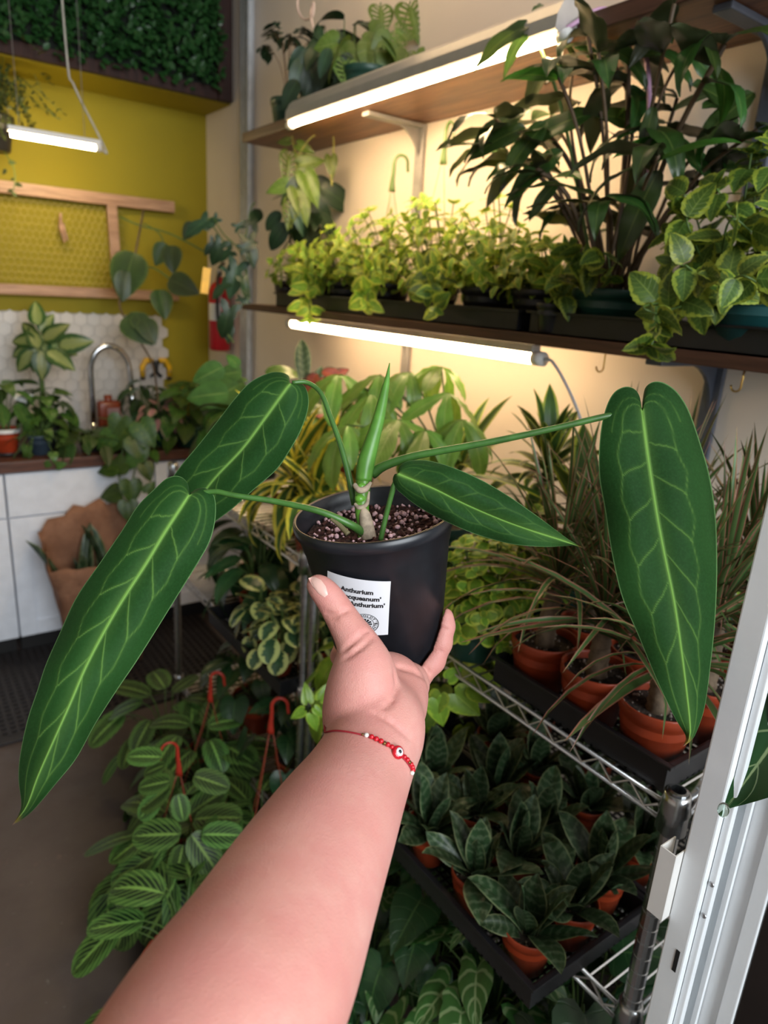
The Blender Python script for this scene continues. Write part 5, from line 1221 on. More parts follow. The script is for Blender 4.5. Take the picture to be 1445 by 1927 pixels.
for b, tp, fl in (((1000, 45), (880, 85), 0), ((1003, 47), (1120, 75), 0), ((1005, 45), (1025, -25), 0), ((1000, 50), (930, 118), 0), ((1150, 105), (1165, -15), 0), ((1080, 90), (1165, 100), 0), ((1145, 115), (1105, 100), 0), ((1290, 90), (1400, 135), 0), ((1295, 100), (1380, 160), 0), ((1240, 100), (1180, 95), 0), ((1260, -10), (1262, 70), 0), ((1000, 205), (855, 245), 0), ((990, 240), (872, 275), 0), ((1115, 215), (960, 240), 0), ((1115, 217), (1260, 210), 0), ((1030, 230), (930, 320), 0), ((1320, 205), (1400, 160), 0), ((1270, 270), (1390, 330), 0), ((1050, 340), (990, 400), 0), ((1240, 320), (1155, 470), 0), ((1060, 285), (935, 350), 0), ((1180, 165), (1270, 215), 0), ((1230, 200), (1205, 290), 0), ((1300, 160), (1440, 190), 0), ((1420, 175), (1300, 250), 0)):
    pxleaf(r, b, tp, dd - (0.12 if b[0] > 1200 else 0), LM['cane'][1], wr=1.05, up=0.9)
pxstem(r, [(1120, 540, 1.40), (1060, 220, 1.38), (1000, 46, 1.37)], 0.0034, M_gstem); pxstem(r, [(1130, 540, 1.38), (1075, 250, 1.38), (1078, 120, 1.38)], 0.003, M_bstem)
pxstem(r, [(1150, 540, 1.36), (1230, 220, 1.30), (1290, 90, 1.25)], 0.003, M_bstem); pxstem(r, [(1140, 540, 1.36), (1190, 240, 1.34), (1150, 105, 1.36)], 0.0034, M_bstem)
put(r, leaf_mesh('leaf', LANCE, plain('yellowing_leaf', (0.5, 0.26, 0.02), 0.5)), at(1110, 392, 1.33) - r.location, (0.5, -0.6, 0), (-0.5, 0, 1), 0.035)
# near, large-leaved bush at the right with its trailing shoot
r = thing('variegated_bush', (1.27, 0.66, ZM + 0.004), 'large-leaved variegated bush in a teal pot at the right end of the shelf', 'potted plant')
z = pot(r, 0.11, 0.10, M_teal); rnd = random.Random(90)
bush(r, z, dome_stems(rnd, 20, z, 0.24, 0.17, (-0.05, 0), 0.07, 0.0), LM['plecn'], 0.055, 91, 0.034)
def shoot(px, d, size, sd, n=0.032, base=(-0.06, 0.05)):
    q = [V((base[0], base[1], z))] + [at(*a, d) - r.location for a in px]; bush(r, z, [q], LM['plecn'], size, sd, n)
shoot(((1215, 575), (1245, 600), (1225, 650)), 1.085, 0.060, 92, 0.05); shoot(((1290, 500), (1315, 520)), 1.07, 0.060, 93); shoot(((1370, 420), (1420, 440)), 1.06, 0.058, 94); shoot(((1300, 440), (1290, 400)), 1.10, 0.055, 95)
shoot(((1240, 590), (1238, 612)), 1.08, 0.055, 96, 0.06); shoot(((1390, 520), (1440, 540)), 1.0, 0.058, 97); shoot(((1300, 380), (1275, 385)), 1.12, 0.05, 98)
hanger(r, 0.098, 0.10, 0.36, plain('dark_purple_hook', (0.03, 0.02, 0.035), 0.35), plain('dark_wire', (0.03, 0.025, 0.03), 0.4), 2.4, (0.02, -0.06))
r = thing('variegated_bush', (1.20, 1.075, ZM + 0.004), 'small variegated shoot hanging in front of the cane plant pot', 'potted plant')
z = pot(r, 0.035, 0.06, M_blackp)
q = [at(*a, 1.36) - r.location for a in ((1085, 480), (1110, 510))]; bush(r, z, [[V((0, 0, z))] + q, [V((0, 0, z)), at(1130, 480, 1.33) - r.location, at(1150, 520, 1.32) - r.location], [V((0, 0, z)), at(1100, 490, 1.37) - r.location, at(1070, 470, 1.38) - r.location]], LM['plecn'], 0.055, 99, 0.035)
# dark trailing plants round the left end of the shelf
r = thing('trailing_philodendron', (1.31, 2.50, ZM), 'dark trailing plant spilling round the left end of the eye-level shelf', 'potted plant')
z = pot(r, 0.06, 0.09, M_blackp); rnd = random.Random(12)
for q in ([(470, 560, 2.55), (455, 480, 2.55), (420, 440, 2.55), (400, 410, 2.55), (385, 425, 2.55)], [(470, 560, 2.55), (440, 590, 2.5), (425, 620, 2.5), (440, 645, 2.5)], [(470, 560, 2.55), (462, 470, 2.55), (470, 400, 2.55), (480, 380, 2.55)], [(390, 410, 2.6), (430, 470, 2.55), (465, 540, 2.55)]): pxstem(r, q, 0.0026, M_gstem)
for b, tp in (((400, 415), (400, 405)), ((395, 412), (345, 440)), ((412, 408), (385, 430)), ((420, 450), (395, 500)), ((440, 470), (400, 490)), ((450, 490), (430, 560)), ((470, 430), (495, 380)), ((465, 440), (480, 500)), ((430, 530), (395, 560)), ((435, 570), (415, 640)), ((445, 560), (470, 570)), ((450, 470), (485, 455)), ((425, 500), (440, 540)), ((455, 520), (470, 560)), ((440, 430), (470, 415)), ((405, 450), (385, 480)), ((430, 590), (430, 645))): pxleaf(r, b, tp, 2.5 + rnd.uniform(-0.05, 0.05), LM['fish'][rnd.randint(0, 1)], wr=1.2)
r = thing('potted_philodendron', (1.35, 2.42, ZM), 'dark glossy plant behind the leftmost yellow-green bush', 'potted plant')
z = pot(r, 0.045, 0.09, M_blackp); dome(r, z, 16, LM['dark'], 0.14, 0.30, 0.07, 23, M_gstem, tilt0=0, tilt1=70)
for b, tp in (((590, 335), (640, 365)), ((600, 350), (675, 390)), ((580, 370), (630, 420)), ((585, 345), (545, 420)), ((560, 400), (530, 440)), ((600, 400), (640, 440)), ((575, 380), (560, 460)), ((540, 420), (500, 470)), ((530, 400), (490, 430))): pxleaf(r, b, tp, 2.45, LM['dark'][1], wr=1.25)

# ------------------------------------------------------------------ near rack, top: dragon trees in a tray
ZR = 1.0022
tray(0.766, 1.300, 0.392, 0.712, ZR, 0.045, 'black tray of dragon trees on the top wire shelf', 'black trays on the wire racks')
M_trunk = plain('dragon_tree_trunk', (0.16, 0.115, 0.075), 0.85, var=0.35, scale=60, bump=0.6, bscale=90)
GD = 'dragon trees in terracotta pots'
dl = ['dragon tree in the terracotta pot nearest the rack corner post', 'dragon tree in the middle front terracotta pot, half hidden by the big leaf', 'dragon tree in the front terracotta pot beside the green-potted herb', 'dragon tree in the second row nearest the glass door', 'dragon tree in the second row behind the middle one', 'dragon tree in the second row on the left', 'rearmost dragon tree nearest the glass door', 'rearmost dragon tree by the pale wall']
spotsd = [(0.814, 0.448, .080, 0), (0.814, 0.553, .090, 1), (0.816, 0.658, .105, 2), (0.93, 0.448, .12, 3), (0.93, 0.553, .10, 4), (0.93, 0.658, .14, 5), (1.06, 0.47, .15, 6), (1.06, 0.63, .14, 7)]
for x, y, tH, k in spotsd:
    r = thing('dragon_tree', (x, y, ZR + 0.006), dl[k], 'potted plant', GD); z = pot(r, 0.053, 0.088, M_terra, 0.014)
    lean = V(((k % 3 - 1) * 0.012, 0, 0)); tp = V((0, 0, z + tH)) + lean
    q = spline([(0, 0, z - 0.005), V((0, 0, z + tH * 0.5)) + lean * 0.3, tp], 16); MB().tube(q, [0.0150 + 0.0018 * (i % 2) - 0.0035 * i / 16 for i in range(16)], 10).build('trunk', M_trunk, r, True)
    rr_ = random.Random(200 + k)
    rosette(r, tp.z - 0.01, 66, LM['marg'], 0.215, 200 + k, 90, 22, 0.008, base_h=0.03, lenvar=0.22, roll=0.6, off=(lean.x, 0))
    m = MB()
    for _ in range(40): a = rr_.uniform(0, 6.28); q = 0.046 * math.sqrt(rr_.random()); m.ball((q * math.cos(a), q * math.sin(a), z + 0.001), rr_.uniform(0.0012, 0.0026), 1)
    m.build('perlite', plain('perlite_grey', (0.40, 0.34, 0.30), 0.85, var=0.3, scale=200), r)['kind'] = 'stuff'
    if k == 0: put(r, LM['marg'][1], V((0, 0, tp.z - 0.02)), at(1072, 1318, 0.80) - r.location - V((0, 0, tp.z - 0.02)), (-0.5, 0, 1), 0.22, 0.45)
    if k == 1: put(r, LM['marg'][0], V((0, 0, tp.z)), at(835, 1178, 0.80) - r.location - V((0, 0, tp.z)), (-0.5, 0, 1), 0.30, 0.34)
# green-potted herb bushes beside the tray
m_h = leafmat('gold_herb_leaf', (0.20, 0.36, 0.030), vein=(0.22, 0.34, 0.05), vw=0.06, edge=(0.48, 0.56, 0.06), e0=0.66, enoise=0.3, rough=0.5, trans=0.2, var=0.22)
LM['herb'] = variants('leaf', ROUND, m_h, (0.3, 0.8), n=8, m=3, fold=0.2)
for x, y, H, S, n, lab in ((0.80, 0.800, 0.20, 0.10, 30, 'golden small-leaved herb in a green pot right of the thumb-held pot'), (0.95, 0.82, 0.21, 0.09, 22, 'golden small-leaved herb in the green pot behind the first herb')):
    r = thing('golden_herb', (x, y, ZR), lab, 'potted plant', 'golden herbs in green pots'); z = pot(r, 0.058, 0.085, M_green); rnd = random.Random(int(x * 100))
    st_ = dome_stems(rnd, n, z, H - 0.06, S, (-0.01, 0), 0.04, -0.2); bush(r, z, st_, LM['herb'], 0.029, int(x * 77), 0.0165)
# money tree, dracaenas and others along the back of the top shelf
r = thing('money_tree', (1.02, 1.17, ZR), 'pale green money tree with fingered leaves behind the black pot', 'potted plant'); z = pot(r, 0.075, 0.11, M_green); rnd = random.Random(31)
MB().tube([(0, 0, z), (0.01, 0, z + 0.10), (0.0, 0.01, z + 0.16)], [0.014, 0.011, 0.007], 8).build('trunk', M_trunk, r, True)
hubs = [(640, 705, 1.62, 0), (700, 740, 1.58, 1), (715, 705, 1.60, 2), (770, 700, 1.62, 0), (830, 690, 1.62, 1), (845, 740, 1.56, 2), (750, 790, 1.5, 0), (800, 810, 1.48, 1), (655, 800, 1.52, 2), (870, 790, 1.5, 0)]
m = MB()
for i, (x, y, d, k) in enumerate(hubs):
    h = at(x, y, d) - r.location; b = V((0, 0, z + 0.15)); m.tube(spline([b, b.lerp(h, 0.6) + V((0, 0, 0.02)), h], 8), 0.0024, 5)
    o = V((h.x, h.y, 0)).normalized() + V((-0.4, -0.3, 0)); x_, y_, z_ = basis(o, (0, 0, 1)); nl = 6
    for j in range(nl):
        a = -2.2 + 4.4 * j / (nl - 1) + rnd.uniform(-0.15, 0.15); dr = y_ * math.cos(a) + x_ * math.sin(a) - V((0, 0, rnd.uniform(0.25, 0.75)))
        put(r, LM['money'][rnd.randint(0, 2)], h, dr, V((-0.35, -0.3, 1)) + jit(rnd, 0.2), rnd.uniform(0.13, 0.18) * (1.05 - 0.15 * abs(a)))
m.build('stem', M_gstem, r, True)['kind'] = 'stuff'
def dracaena(name, loc, n, key, L, seed, lab, potm=M_terra, pr=0.055, el=(80, -5), cane=0.03):
    r = thing(name, loc, lab, 'potted plant'); z = pot(r, pr, pr * 1.7, potm)
    MB().tube([(0, 0, z - 0.004), (0, 0, z + cane + 0.02)], [0.010, 0.012], 8).build('cane', M_gstem, r, True)
    rosette(r, z + cane, n, LM[key], L, seed, el[0], el[1], 0.008, base_h=0.06, roll=0.25); return r
dracaena('lemon_dracaena', (0.82, 1.52, ZR), 24, 'lemon', 0.20, 301, 'yellow-striped dracaena in a terracotta pot left of the black pot')
dracaena('lemon_dracaena', (0.80, 1.375, ZR), 20, 'lemon', 0.17, 302, 'yellow-striped dracaena mostly hidden behind the black pot')
dracaena('lemon_dracaena', (0.97, 1.62, ZR), 22, 'lemon', 0.20, 303, 'yellow-striped dracaena second from the front behind the left leaf')
dracaena('bushy_dracaena', (1.12, 0.96, ZR), 34, 'drac', 0.13, 304, 'upright bushy dracaena between the money tree and the pale wall', M_green, 0.06, (88, 20), 0.15)
dracaena('striped_dracaena', (1.06, 0.80, ZR), 18, 'drac', 0.22, 305, 'dracaena with long yellow-edged straps before the pale wall', M_green, 0.055, (70, -5), 0.08)
dracaena('striped_dracaena', (1.18, 1.30, ZR), 16, 'drac', 0.19, 306, 'dark green dracaena behind the money tree', M_green, 0.06, (80, 0), 0.06)
r = thing('snake_plant', (1.22, 2.05, ZR), 'single tall dark snake plant leaf under the left end of the tube', 'potted plant'); z = pot(r, 0.06, 0.1, M_terra)
for i, (b, tp) in enumerate((((572, 720), (568, 640)), ((590, 730), (605, 690)))): pxleaf(r, b, tp, 2.15, LM['sans'][0], wr=1.1)
rosette(r, z, 5, LM['sans'], 0.22, 41, 88, 60)
r = thing('red_aglaonema', (1.18, 1.86, ZR), 'red-leaved plant beside the tall dark leaf on the top shelf', 'potted plant'); z = pot(r, 0.06, 0.1, M_terra); dome(r, z, 16, LM['red'], 0.13, 0.20, 0.10, 42, M_rstem)
for b, tp in (((600, 705), (560, 740)), ((605, 700), (650, 705)), ((595, 715), (640, 735)), ((590, 700), (585, 760)), ((610, 720), (655, 690))): pxleaf(r, b, tp, 2.0, LM['red'][0], wr=1.3)
r = thing('round_leaf_plant', (1.24, 0.62, ZR), 'low round-leaved plant behind the dragon trees at the wall', 'potted plant'); z = pot(r, 0.05, 0.09, M_green); dome(r, z, 18, LM['neon'], 0.045, 0.07, 0.10, 43, M_gstem)
r = thing('aglaonema', (0.98, 2.06, ZR), 'large light green plant left of the corner, above the worktop line', 'potted plant'); z = pot(r, 0.075, 0.11, M_green); dome(r, z, 12, LM['agla'], 0.19, 0.22, 0.12, 44, M_gstem)
for b, tp in (((455, 700), (400, 705)), ((450, 690), (425, 665)), ((460, 720), (395, 745)), ((450, 725), (370, 765)), ((430, 740), (345, 745)), ((455, 740), (470, 780)), ((420, 690), (360, 720)), ((470, 730), (425, 770))): pxleaf(r, b, tp, 2.1, LM['agla'][0], wr=1.05)
for i, (x, y) in enumerate(((0.86, 1.90), (1.10, 1.78))):
    r = thing('leafy_plant', (x, y, ZR), ('green broad-leaved plant at the far end of the top wire shelf', 'green broad-leaved plant behind the striped dracaenas')[i], 'potted plant'); z = pot(r, 0.06, 0.1, (M_green, M_terra)[i]); dome(r, z, 18, LM[('poth', 'agla')[i]], 0.11, 0.17, 0.12, 400 + i, M_gstem)

# ------------------------------------------------------------------ near rack, middle level: snake plants
ZS = 0.6465
tray(0.640, 0.905, 0.450, 0.985, ZS, 0.045, 'black tray of snake plants jutting over the front of the rack', 'black trays on the wire racks')
tray(0.925, 1.19, 0.455, 0.99, ZS, 0.045, 'black tray of snake plants at the back of the rack', 'black trays on the wire racks')
GS = 'snake plants in terracotta pots'
sp_ = [(0.685, 0.505, 'snake plant in the terracotta pot at the very front tray corner'), (0.690, 0.625, 'snake plant second along the front tray edge'), (0.690, 0.745, 'snake plant third along the front tray edge'), (0.690, 0.86, 'snake plant in the front row right beside the wrist'), (0.775, 0.50, 'snake plant with long curled leaves right of the front corner pot'), (0.780, 0.62, 'snake plant with upright pale-edged leaves in the second row'), (0.785, 0.735, 'snake plant in the middle of the second row'), (0.785, 0.85, 'snake plant in the second row below the neon pothos'), (0.865, 0.515, 'snake plant in the third row nearest the post'), (0.865, 0.64, 'snake plant in the third row middle'), (0.865, 0.76, 'snake plant in the third row left'), (0.98, 0.52, 'snake plant in the back tray nearest the post'), (0.98, 0.64, 'snake plant in the back tray, second from the post'), (0.98, 0.76, 'snake plant in the back tray, third from the post'), (0.98, 0.88, 'snake plant in the back tray, far left'), (1.10, 0.56, 'snake plant at the rear right of the back tray'), (1.10, 0.72, 'snake plant at the rear middle of the back tray'), (1.10, 0.88, 'snake plant at the rear left of the back tray')]
for i, (x, y, lab) in enumerate(sp_):
    r = thing('snake_plant', (x, y, ZS + 0.006), lab, 'potted plant', GS, rz=i * 1.1); z = pot(r, 0.042, 0.072, M_terra, 0.012)
    rosette(r, z - 0.004, 12, LM['sans'] + LM['sanst'], 0.094, 500 + i, 88, 36, 0.010, lenvar=0.25, roll=0.3, wr=1.2)
    if i < 9:
        m = MB(); rr_ = random.Random(i)
        for _ in range(26): a = rr_.uniform(0, 6.28); q = 0.036 * math.sqrt(rr_.random()); m.ball((q * math.cos(a), q * math.sin(a), z + 0.001), rr_.uniform(0.001, 0.0022), 1)
        m.build('grit', plain('tan_grit', (0.24, 0.19, 0.12), 0.9, var=0.4, scale=200), r)['kind'] = 'stuff'
for x, y, lab in ((0.80, 1.19, 'neon pothos peeking out left of the wrist'), (0.96, 1.05, 'neon pothos right of the hand below the wire rail'), (1.15, 1.10, 'neon pothos at the back of the middle wire shelf')):
    r = thing('neon_pothos', (x, y, ZS), lab, 'potted plant', 'neon pothos on the middle wire shelf'); z = pot(r, 0.06, 0.085, M_blackp)
    dome(r, z, 18, LM['neon'], 0.085, 0.12, 0.10, int(x * 1000), M_gstem, lo=-0.3, tilt0=10, tilt1=75)
    if x < 0.85:
        for b, tp in (((575, 1335), (545, 1352)), ((580, 1325), (575, 1285)), ((600, 1320), (620, 1285)), ((585, 1340), (597, 1378)), ((590, 1330), (610, 1350))): pxleaf(r, b, tp, 1.50, LM['neon'][0], wr=0.8)
    elif x < 1.0:
        for b, tp in (((850, 1300), (905, 1350)), ((830, 1300), (815, 1350)), ((880, 1290), (930, 1320)), ((840, 1280), (870, 1255)), ((820, 1310), (835, 1370))): pxleaf(r, b, tp, 1.22, LM['neon'][0])
tray(0.70, 0.96, 1.34, 1.80, ZS, 0.045, 'black tray of cream-edged peperomias on the far rack', 'black trays on the wire racks')
GP = 'cream-edged peperomias in terracotta pots'
for i, (x, y, lab) in enumerate(((0.745, 1.44, 'cream-edged peperomia at the front of the far rack tray'), (0.83, 1.40, 'cream-edged peperomia beside the rack post left of the pot'), (0.76, 1.56, 'cream-edged peperomia behind the front one'), (0.85, 1.52, 'cream-edged peperomia at the back of the far rack tray'))):
    r = thing('peperomia', (x, y, ZS + 0.006), lab, 'potted plant', GP, rz=i); z = pot(r, 0.045, 0.072, M_terra); dome(r, z, 20, LM['pepe'], 0.058, 0.115, 0.065, 600 + i, M_gstem, lo=0.0, tilt0=-30, tilt1=60)
for i, (x, y, lab) in enumerate(((0.82, 1.72, 'dark leafy peace lily in a terracotta pot on the far rack'), (0.90, 1.92, 'dark leafy peace lily at the end of the far rack'), (1.08, 1.75, 'dark leafy peace lily at the back of the far rack'), (1.05, 1.50, 'dark leafy peace lily behind the peperomias'))):
    r = thing('peace_lily', (x, y, ZS + 0.006), lab, 'potted plant', 'dark peace lilies on the far rack'); z = pot(r, 0.055, 0.09, M_terra); dome(r, z, 24, LM['spat'], 0.14, 0.17, 0.10, 620 + i, M_gstem, tilt0=-40, tilt1=50)

# ------------------------------------------------------------------ lowest rack level
ZB = 0.2015; GB = 'plants on the lowest wire shelf'
for i, (x, y, key, n, sz, H, S, lab) in enumerate(((0.80, 1.02, 'phil', 30, 0.10, 0.22, 0.19, 'dark heart-leaved philodendron under the snake plant tray, far left'), (0.80, 0.80, 'phil', 34, 0.105, 0.24, 0.20, 'dark heart-leaved philodendron beside the forearm edge'), (0.76, 0.62, 'syng', 30, 0.10, 0.24, 0.17, 'pale-veined arrowhead plant below the tray corner'), (0.84, 0.48, 'phil', 22, 0.13, 0.26, 0.15, 'large-leaved dark plant beside the rack post at the bottom'), (0.66, 0.86, 'syng', 20, 0.09, 0.32, 0.14, 'pale-veined arrowhead plant at the bottom edge next to the arm'), (1.02, 0.90, 'phil', 26, 0.10, 0.26, 0.2, 'dark philodendron at the back of the lowest shelf'), (1.05, 0.60, 'phil', 26, 0.11, 0.26, 0.2, 'dark plant at the back of the lowest shelf by the post'))):
    zz = ZB if x > 0.7 else 0.0
    r = thing('arrowhead_plant' if key == 'syng' else 'heartleaf_philodendron', (x, y, zz), lab, 'potted plant', GB); z = pot(r, 0.08, 0.12, M_green); dome(r, z, n, LM[key], sz, H, S, 700 + i, M_gstem, lo=0.1, tilt0=-10, tilt1=60)
r = thing('heartleaf_philodendron', (0.60, 0.98, 0), 'dark philodendron on the floor half hidden by the forearm', 'potted plant'); z = pot(r, 0.09, 0.14, M_green); dome(r, z, 34, LM['phil'], 0.10, 0.24, 0.17, 731, M_gstem, lo=0.1)
for i, (x, y) in enumerate(((0.86, 1.50), (0.88, 1.85))):
    r = thing('dark_foliage_plant', (x, y, ZB), ('dark foliage plant in a terracotta pot on the lowest shelf of the far rack', 'dark foliage plant at the far end of the lowest shelf')[i], 'potted plant'); z = pot(r, 0.08, 0.12, M_terra); dome(r, z, 24, LM['phil'], 0.10, 0.22, 0.16, 740 + i, M_gstem)

# ------------------------------------------------------------------ prayer plants on the floor
M_rhook = plain('red_hook_plastic', (0.42, 0.030, 0.015), 0.38, var=0.08); M_rw = plain('rusty_red_strand', (0.26, 0.045, 0.02), 0.5)
GM = 'prayer plants in hanging pots on the floor'
mar = [(0.485, 1.46, 0.0, 0.30, 'prayer plant with red hook nearest the camera, on the floor', (335, 1400)), (0.655, 1.76, 0.0, 0.32, 'prayer plant with red hook farthest back', (395, 1270)), (0.665, 1.36, 0.0, 0.34, 'prayer plant with red hook beside the rack post', (510, 1320)), (0.63, 2.02, 0.0, 0.0, 'prayer plant without a hook at the end of the row', None), (0.40, 1.20, 0.0, 0.0, 'prayer plant behind the forearm without a hook', None)]
for i, (x, y, z0, hk, lab, hp) in enumerate(mar):
    r = thing('prayer_plant', (x, y, z0), lab, 'potted plant', GM); z = pot(r, 0.10, 0.14, M_terra if i != 2 else M_blackp)
    dome(r, z, 34 if i < 3 else 22, LM['mara'], 0.125, 0.19, 0.19, 800 + i, M_gstem, lo=-0.35, tilt0=-15, tilt1=60, sizevar=0.2)
    if hk:
        tp = ony(*hp, y); hanger(r, z + 0.01, 0.095, max(0.15, tp.z - z - 0.10), M_rhook, M_rw, (0.0, -0.6, -0.5)[i] + (3.0 if i == 0 else 0), (tp.x - x, 0))
r = [o for o in bpy.data.objects if o.get('label') == mar[0][4]][0]
for b, tp in (((205, 1680), (205, 1790)), ((240, 1690), (190, 1770)), ((320, 1690), (265, 1780)), ((330, 1660), (285, 1740)), ((270, 1620), (210, 1680)), ((290, 1610), (215, 1650)), ((270, 1640), (300, 1600)), ((340, 1570), (250, 1570)), ((360, 1570), (410, 1640)), ((345, 1590), (330, 1650)), ((380, 1570), (455, 1570)), ((305, 1425), (240, 1420)), ((320, 1470), (260, 1480)), ((320, 1480), (262, 1520)), ((335, 1495), (345, 1545)), ((365, 1460), (430, 1480)), ((300, 1500), (260, 1540)), ((420, 1640), (370, 1690)), ((310, 1440), (270, 1455)), ((250, 1700), (215, 1790))): pxleaf(r, b, tp, 1.66, LM['mara'][0], up=0.9)

# ------------------------------------------------------------------ worktop plants and clutter
def cpos(px, py): return onz(px, py, CT)
r = thing('dieffenbachia', (0.565, 3.38, CT), 'dieffenbachia with cream-centred leaves on the worktop before the tiles', 'potted plant'); z = pot(r, 0.08, 0.12, M_blackp)
MB().tube([(0, 0, z), (0.0, 0, z + 0.33)], [0.012, 0.009], 8).build('cane', M_gstem, r, True)
for b, tp in (((72, 612), (64, 562)), ((82, 640), (126, 606)), ((66, 640), (16, 640)), ((112, 650), (172, 640)), ((64, 652), (16, 668)), ((92, 655), (142, 662)), ((72, 655), (56, 610)), ((86, 642), (94, 692)), ((70, 652), (62, 700)), ((104, 640), (120, 694)), ((64, 630), (38, 604)), ((76, 625), (100, 590)), ((60, 660), (30, 700)), ((90, 660), (140, 690)), ((78, 660), (80, 715))): pxleaf(r, b, tp, 2.94 + 0.03 * (b[0] % 3), LM['dief'][b[0] % 2], wr=1.2)
r = thing('pothos', (0.545, 3.24, CT), 'yellow-green pothos bush under the dieffenbachia', 'potted plant'); z = pot(r, 0.07, 0.1, M_blackp); dome(r, z, 30, LM['poth'], 0.085, 0.17, 0.10, 901, M_gstem, lo=0.0)
r = thing('peace_lily', (0.385, 3.22, CT), 'small peace lily in a red pot at the left picture edge', 'potted plant'); z = pot(r, 0.055, 0.10, plain('red_orange_pot', (0.42, 0.05, 0.015), 0.4)); dome(r, z, 12, LM['agla'], 0.12, 0.20, 0.09, 902, M_gstem, lo=0.45)
MB().lathe([(0.0565, 0.085), (0.0585, 0.10), (0.052, 0.101)], 22).build('pot_collar', M_wht, r, True); MB().lathe([(0, 0.0), (0.07, 0.0), (0.075, 0.012), (0.07, 0.012), (0.066, 0.004), (0, 0.004)], 22).build('saucer', M_blackp, r, True)
for o_ in r.children: o_.location.z += 0.004 if o_.name.startswith(('pot', 'soil')) else 0
MB().bar((0.05, 0, 0.24), (0.11, -0.02, 0.22), 0.05, 0.001, (0, -0.6, 0.6)).build('care_card', M_wht, r)
r = thing('ivy', (0.50, 3.15, CT), 'small ivy in a blue-grey pot beside the red pot', 'potted plant'); z = pot(r, 0.05, 0.085, M_blue); dome(r, z, 30, LM['poth'], 0.05, 0.08, 0.12, 903, M_gstem, lo=-1.2)
for b, tp in (((95, 870), (80, 880)), ((105, 878), (125, 872)), ((60, 850), (40, 860))): pxleaf(r, b, tp, 2.84, LM['poth'][0])
r = thing('dark_foliage_plant', (0.70, 3.14, CT), 'dark brownish foliage plant in front of the tap', 'potted plant'); z = pot(r, 0.05, 0.05, M_blackp); dome(r, z, 26, LM['hoya'], 0.085, 0.045, 0.13, 904, M_gstem, lo=0.1)
r = thing('trailing_pothos', (0.86, 3.12, CT), 'pothos trailing down over the white cabinet drawer', 'potted plant'); z = pot(r, 0.055, 0.06, M_blackp); dome(r, z, 22, LM['poth'], 0.10, 0.06, 0.13, 905, M_gstem, lo=-1.0)
pxstem(r, [(235, 830, 2.97), (225, 880, 2.97), (228, 930, 2.97), (240, 955, 2.97)], 0.003, M_gstem); pxstem(r, [(240, 830, 2.97), (255, 870, 2.97), (245, 920, 2.97)], 0.003, M_gstem)
for b, tp in (((225, 880), (180, 885)), ((240, 870), (200, 890)), ((270, 870), (285, 905)), ((230, 925), (185, 935)), ((245, 900), (250, 950)), ((275, 930), (290, 905)), ((215, 815), (180, 845)), ((240, 800), (205, 850)), ((250, 820), (275, 870)), ((230, 780), (215, 830)), ((260, 790), (290, 840)), ((255, 860), (235, 885)), ((240, 940), (245, 985))): pxleaf(r, b, tp, 2.96, LM['poth'][0], wr=1.1)
r = thing('fittonia', (1.02, 3.17, CT), 'pink-leaved fittonia on the worktop right of the bottle', 'potted plant'); z = pot(r, 0.055, 0.09, M_green); dome(r, z, 34, LM['fitt'], 0.07, 0.11, 0.12, 906, M_gstem)
r = thing('peperomia', (1.00, 3.33, CT), 'dark striped plant behind the pink fittonia', 'potted plant'); z = pot(r, 0.06, 0.1, M_blackp); dome(r, z, 26, LM['spat'], 0.11, 0.17, 0.11, 907, M_gstem)
for i, (x, y, k) in enumerate(((1.12, 3.10, 'poth'), (1.24, 3.28, 'agla'), (1.20, 3.02, 'poth'))):
    if i == 2: continue
    r = thing('leafy_plant', (x, y, CT), ('leafy green plant at the corner end of the worktop front', 'broad-leaved plant in the worktop corner')[i], 'potted plant'); z = pot(r, 0.065, 0.1, M_green); dome(r, z, 30, LM[k], 0.11, 0.18, 0.15, 910 + i, M_gstem, lo=-0.4 if i == 0 else 0.2)
# tall vine in front of the wall
r = thing('climbing_hoya', (1.07, 3.22, CT), 'climbing vine with large oval leaves rising before the mustard wall', 'potted plant'); z = pot(r, 0.05, 0.08, M_blackp)
pxstem(r, [(300, 775, 3.05), (288, 690, 3.05), (262, 640, 3.05), (225, 575, 3.05), (245, 520, 3.05), (258, 460, 3.05), (270, 395, 3.05)], 0.0045, M_bstem)
pxstem(r, [(225, 408, 3.05), (265, 425, 3.05), (320, 440, 3.05), (390, 476, 3.03)], 0.0035, M_gstem); pxstem(r, [(255, 500, 3.05), (290, 505, 3.05), (320, 525, 3.05)], 0.0035, M_gstem); pxstem(r, [(270, 420, 3.05), (300, 440, 3.05), (312, 470, 3.05)], 0.003, M_gstem)
for b, tp in (((252, 475), (225, 562)), ((240, 510), (232, 565)), ((312, 458), (292, 498)), ((322, 462), (325, 512)), ((318, 525), (372, 550)), ((300, 545), (312, 598)), ((236, 595), (285, 645)), ((270, 600), (292, 645)), ((365, 420), (345, 450)), ((380, 430), (400, 410)), ((255, 590), (280, 630))): pxleaf(r, b, tp, 3.03, LM['hoya'][0], wr=1.25)
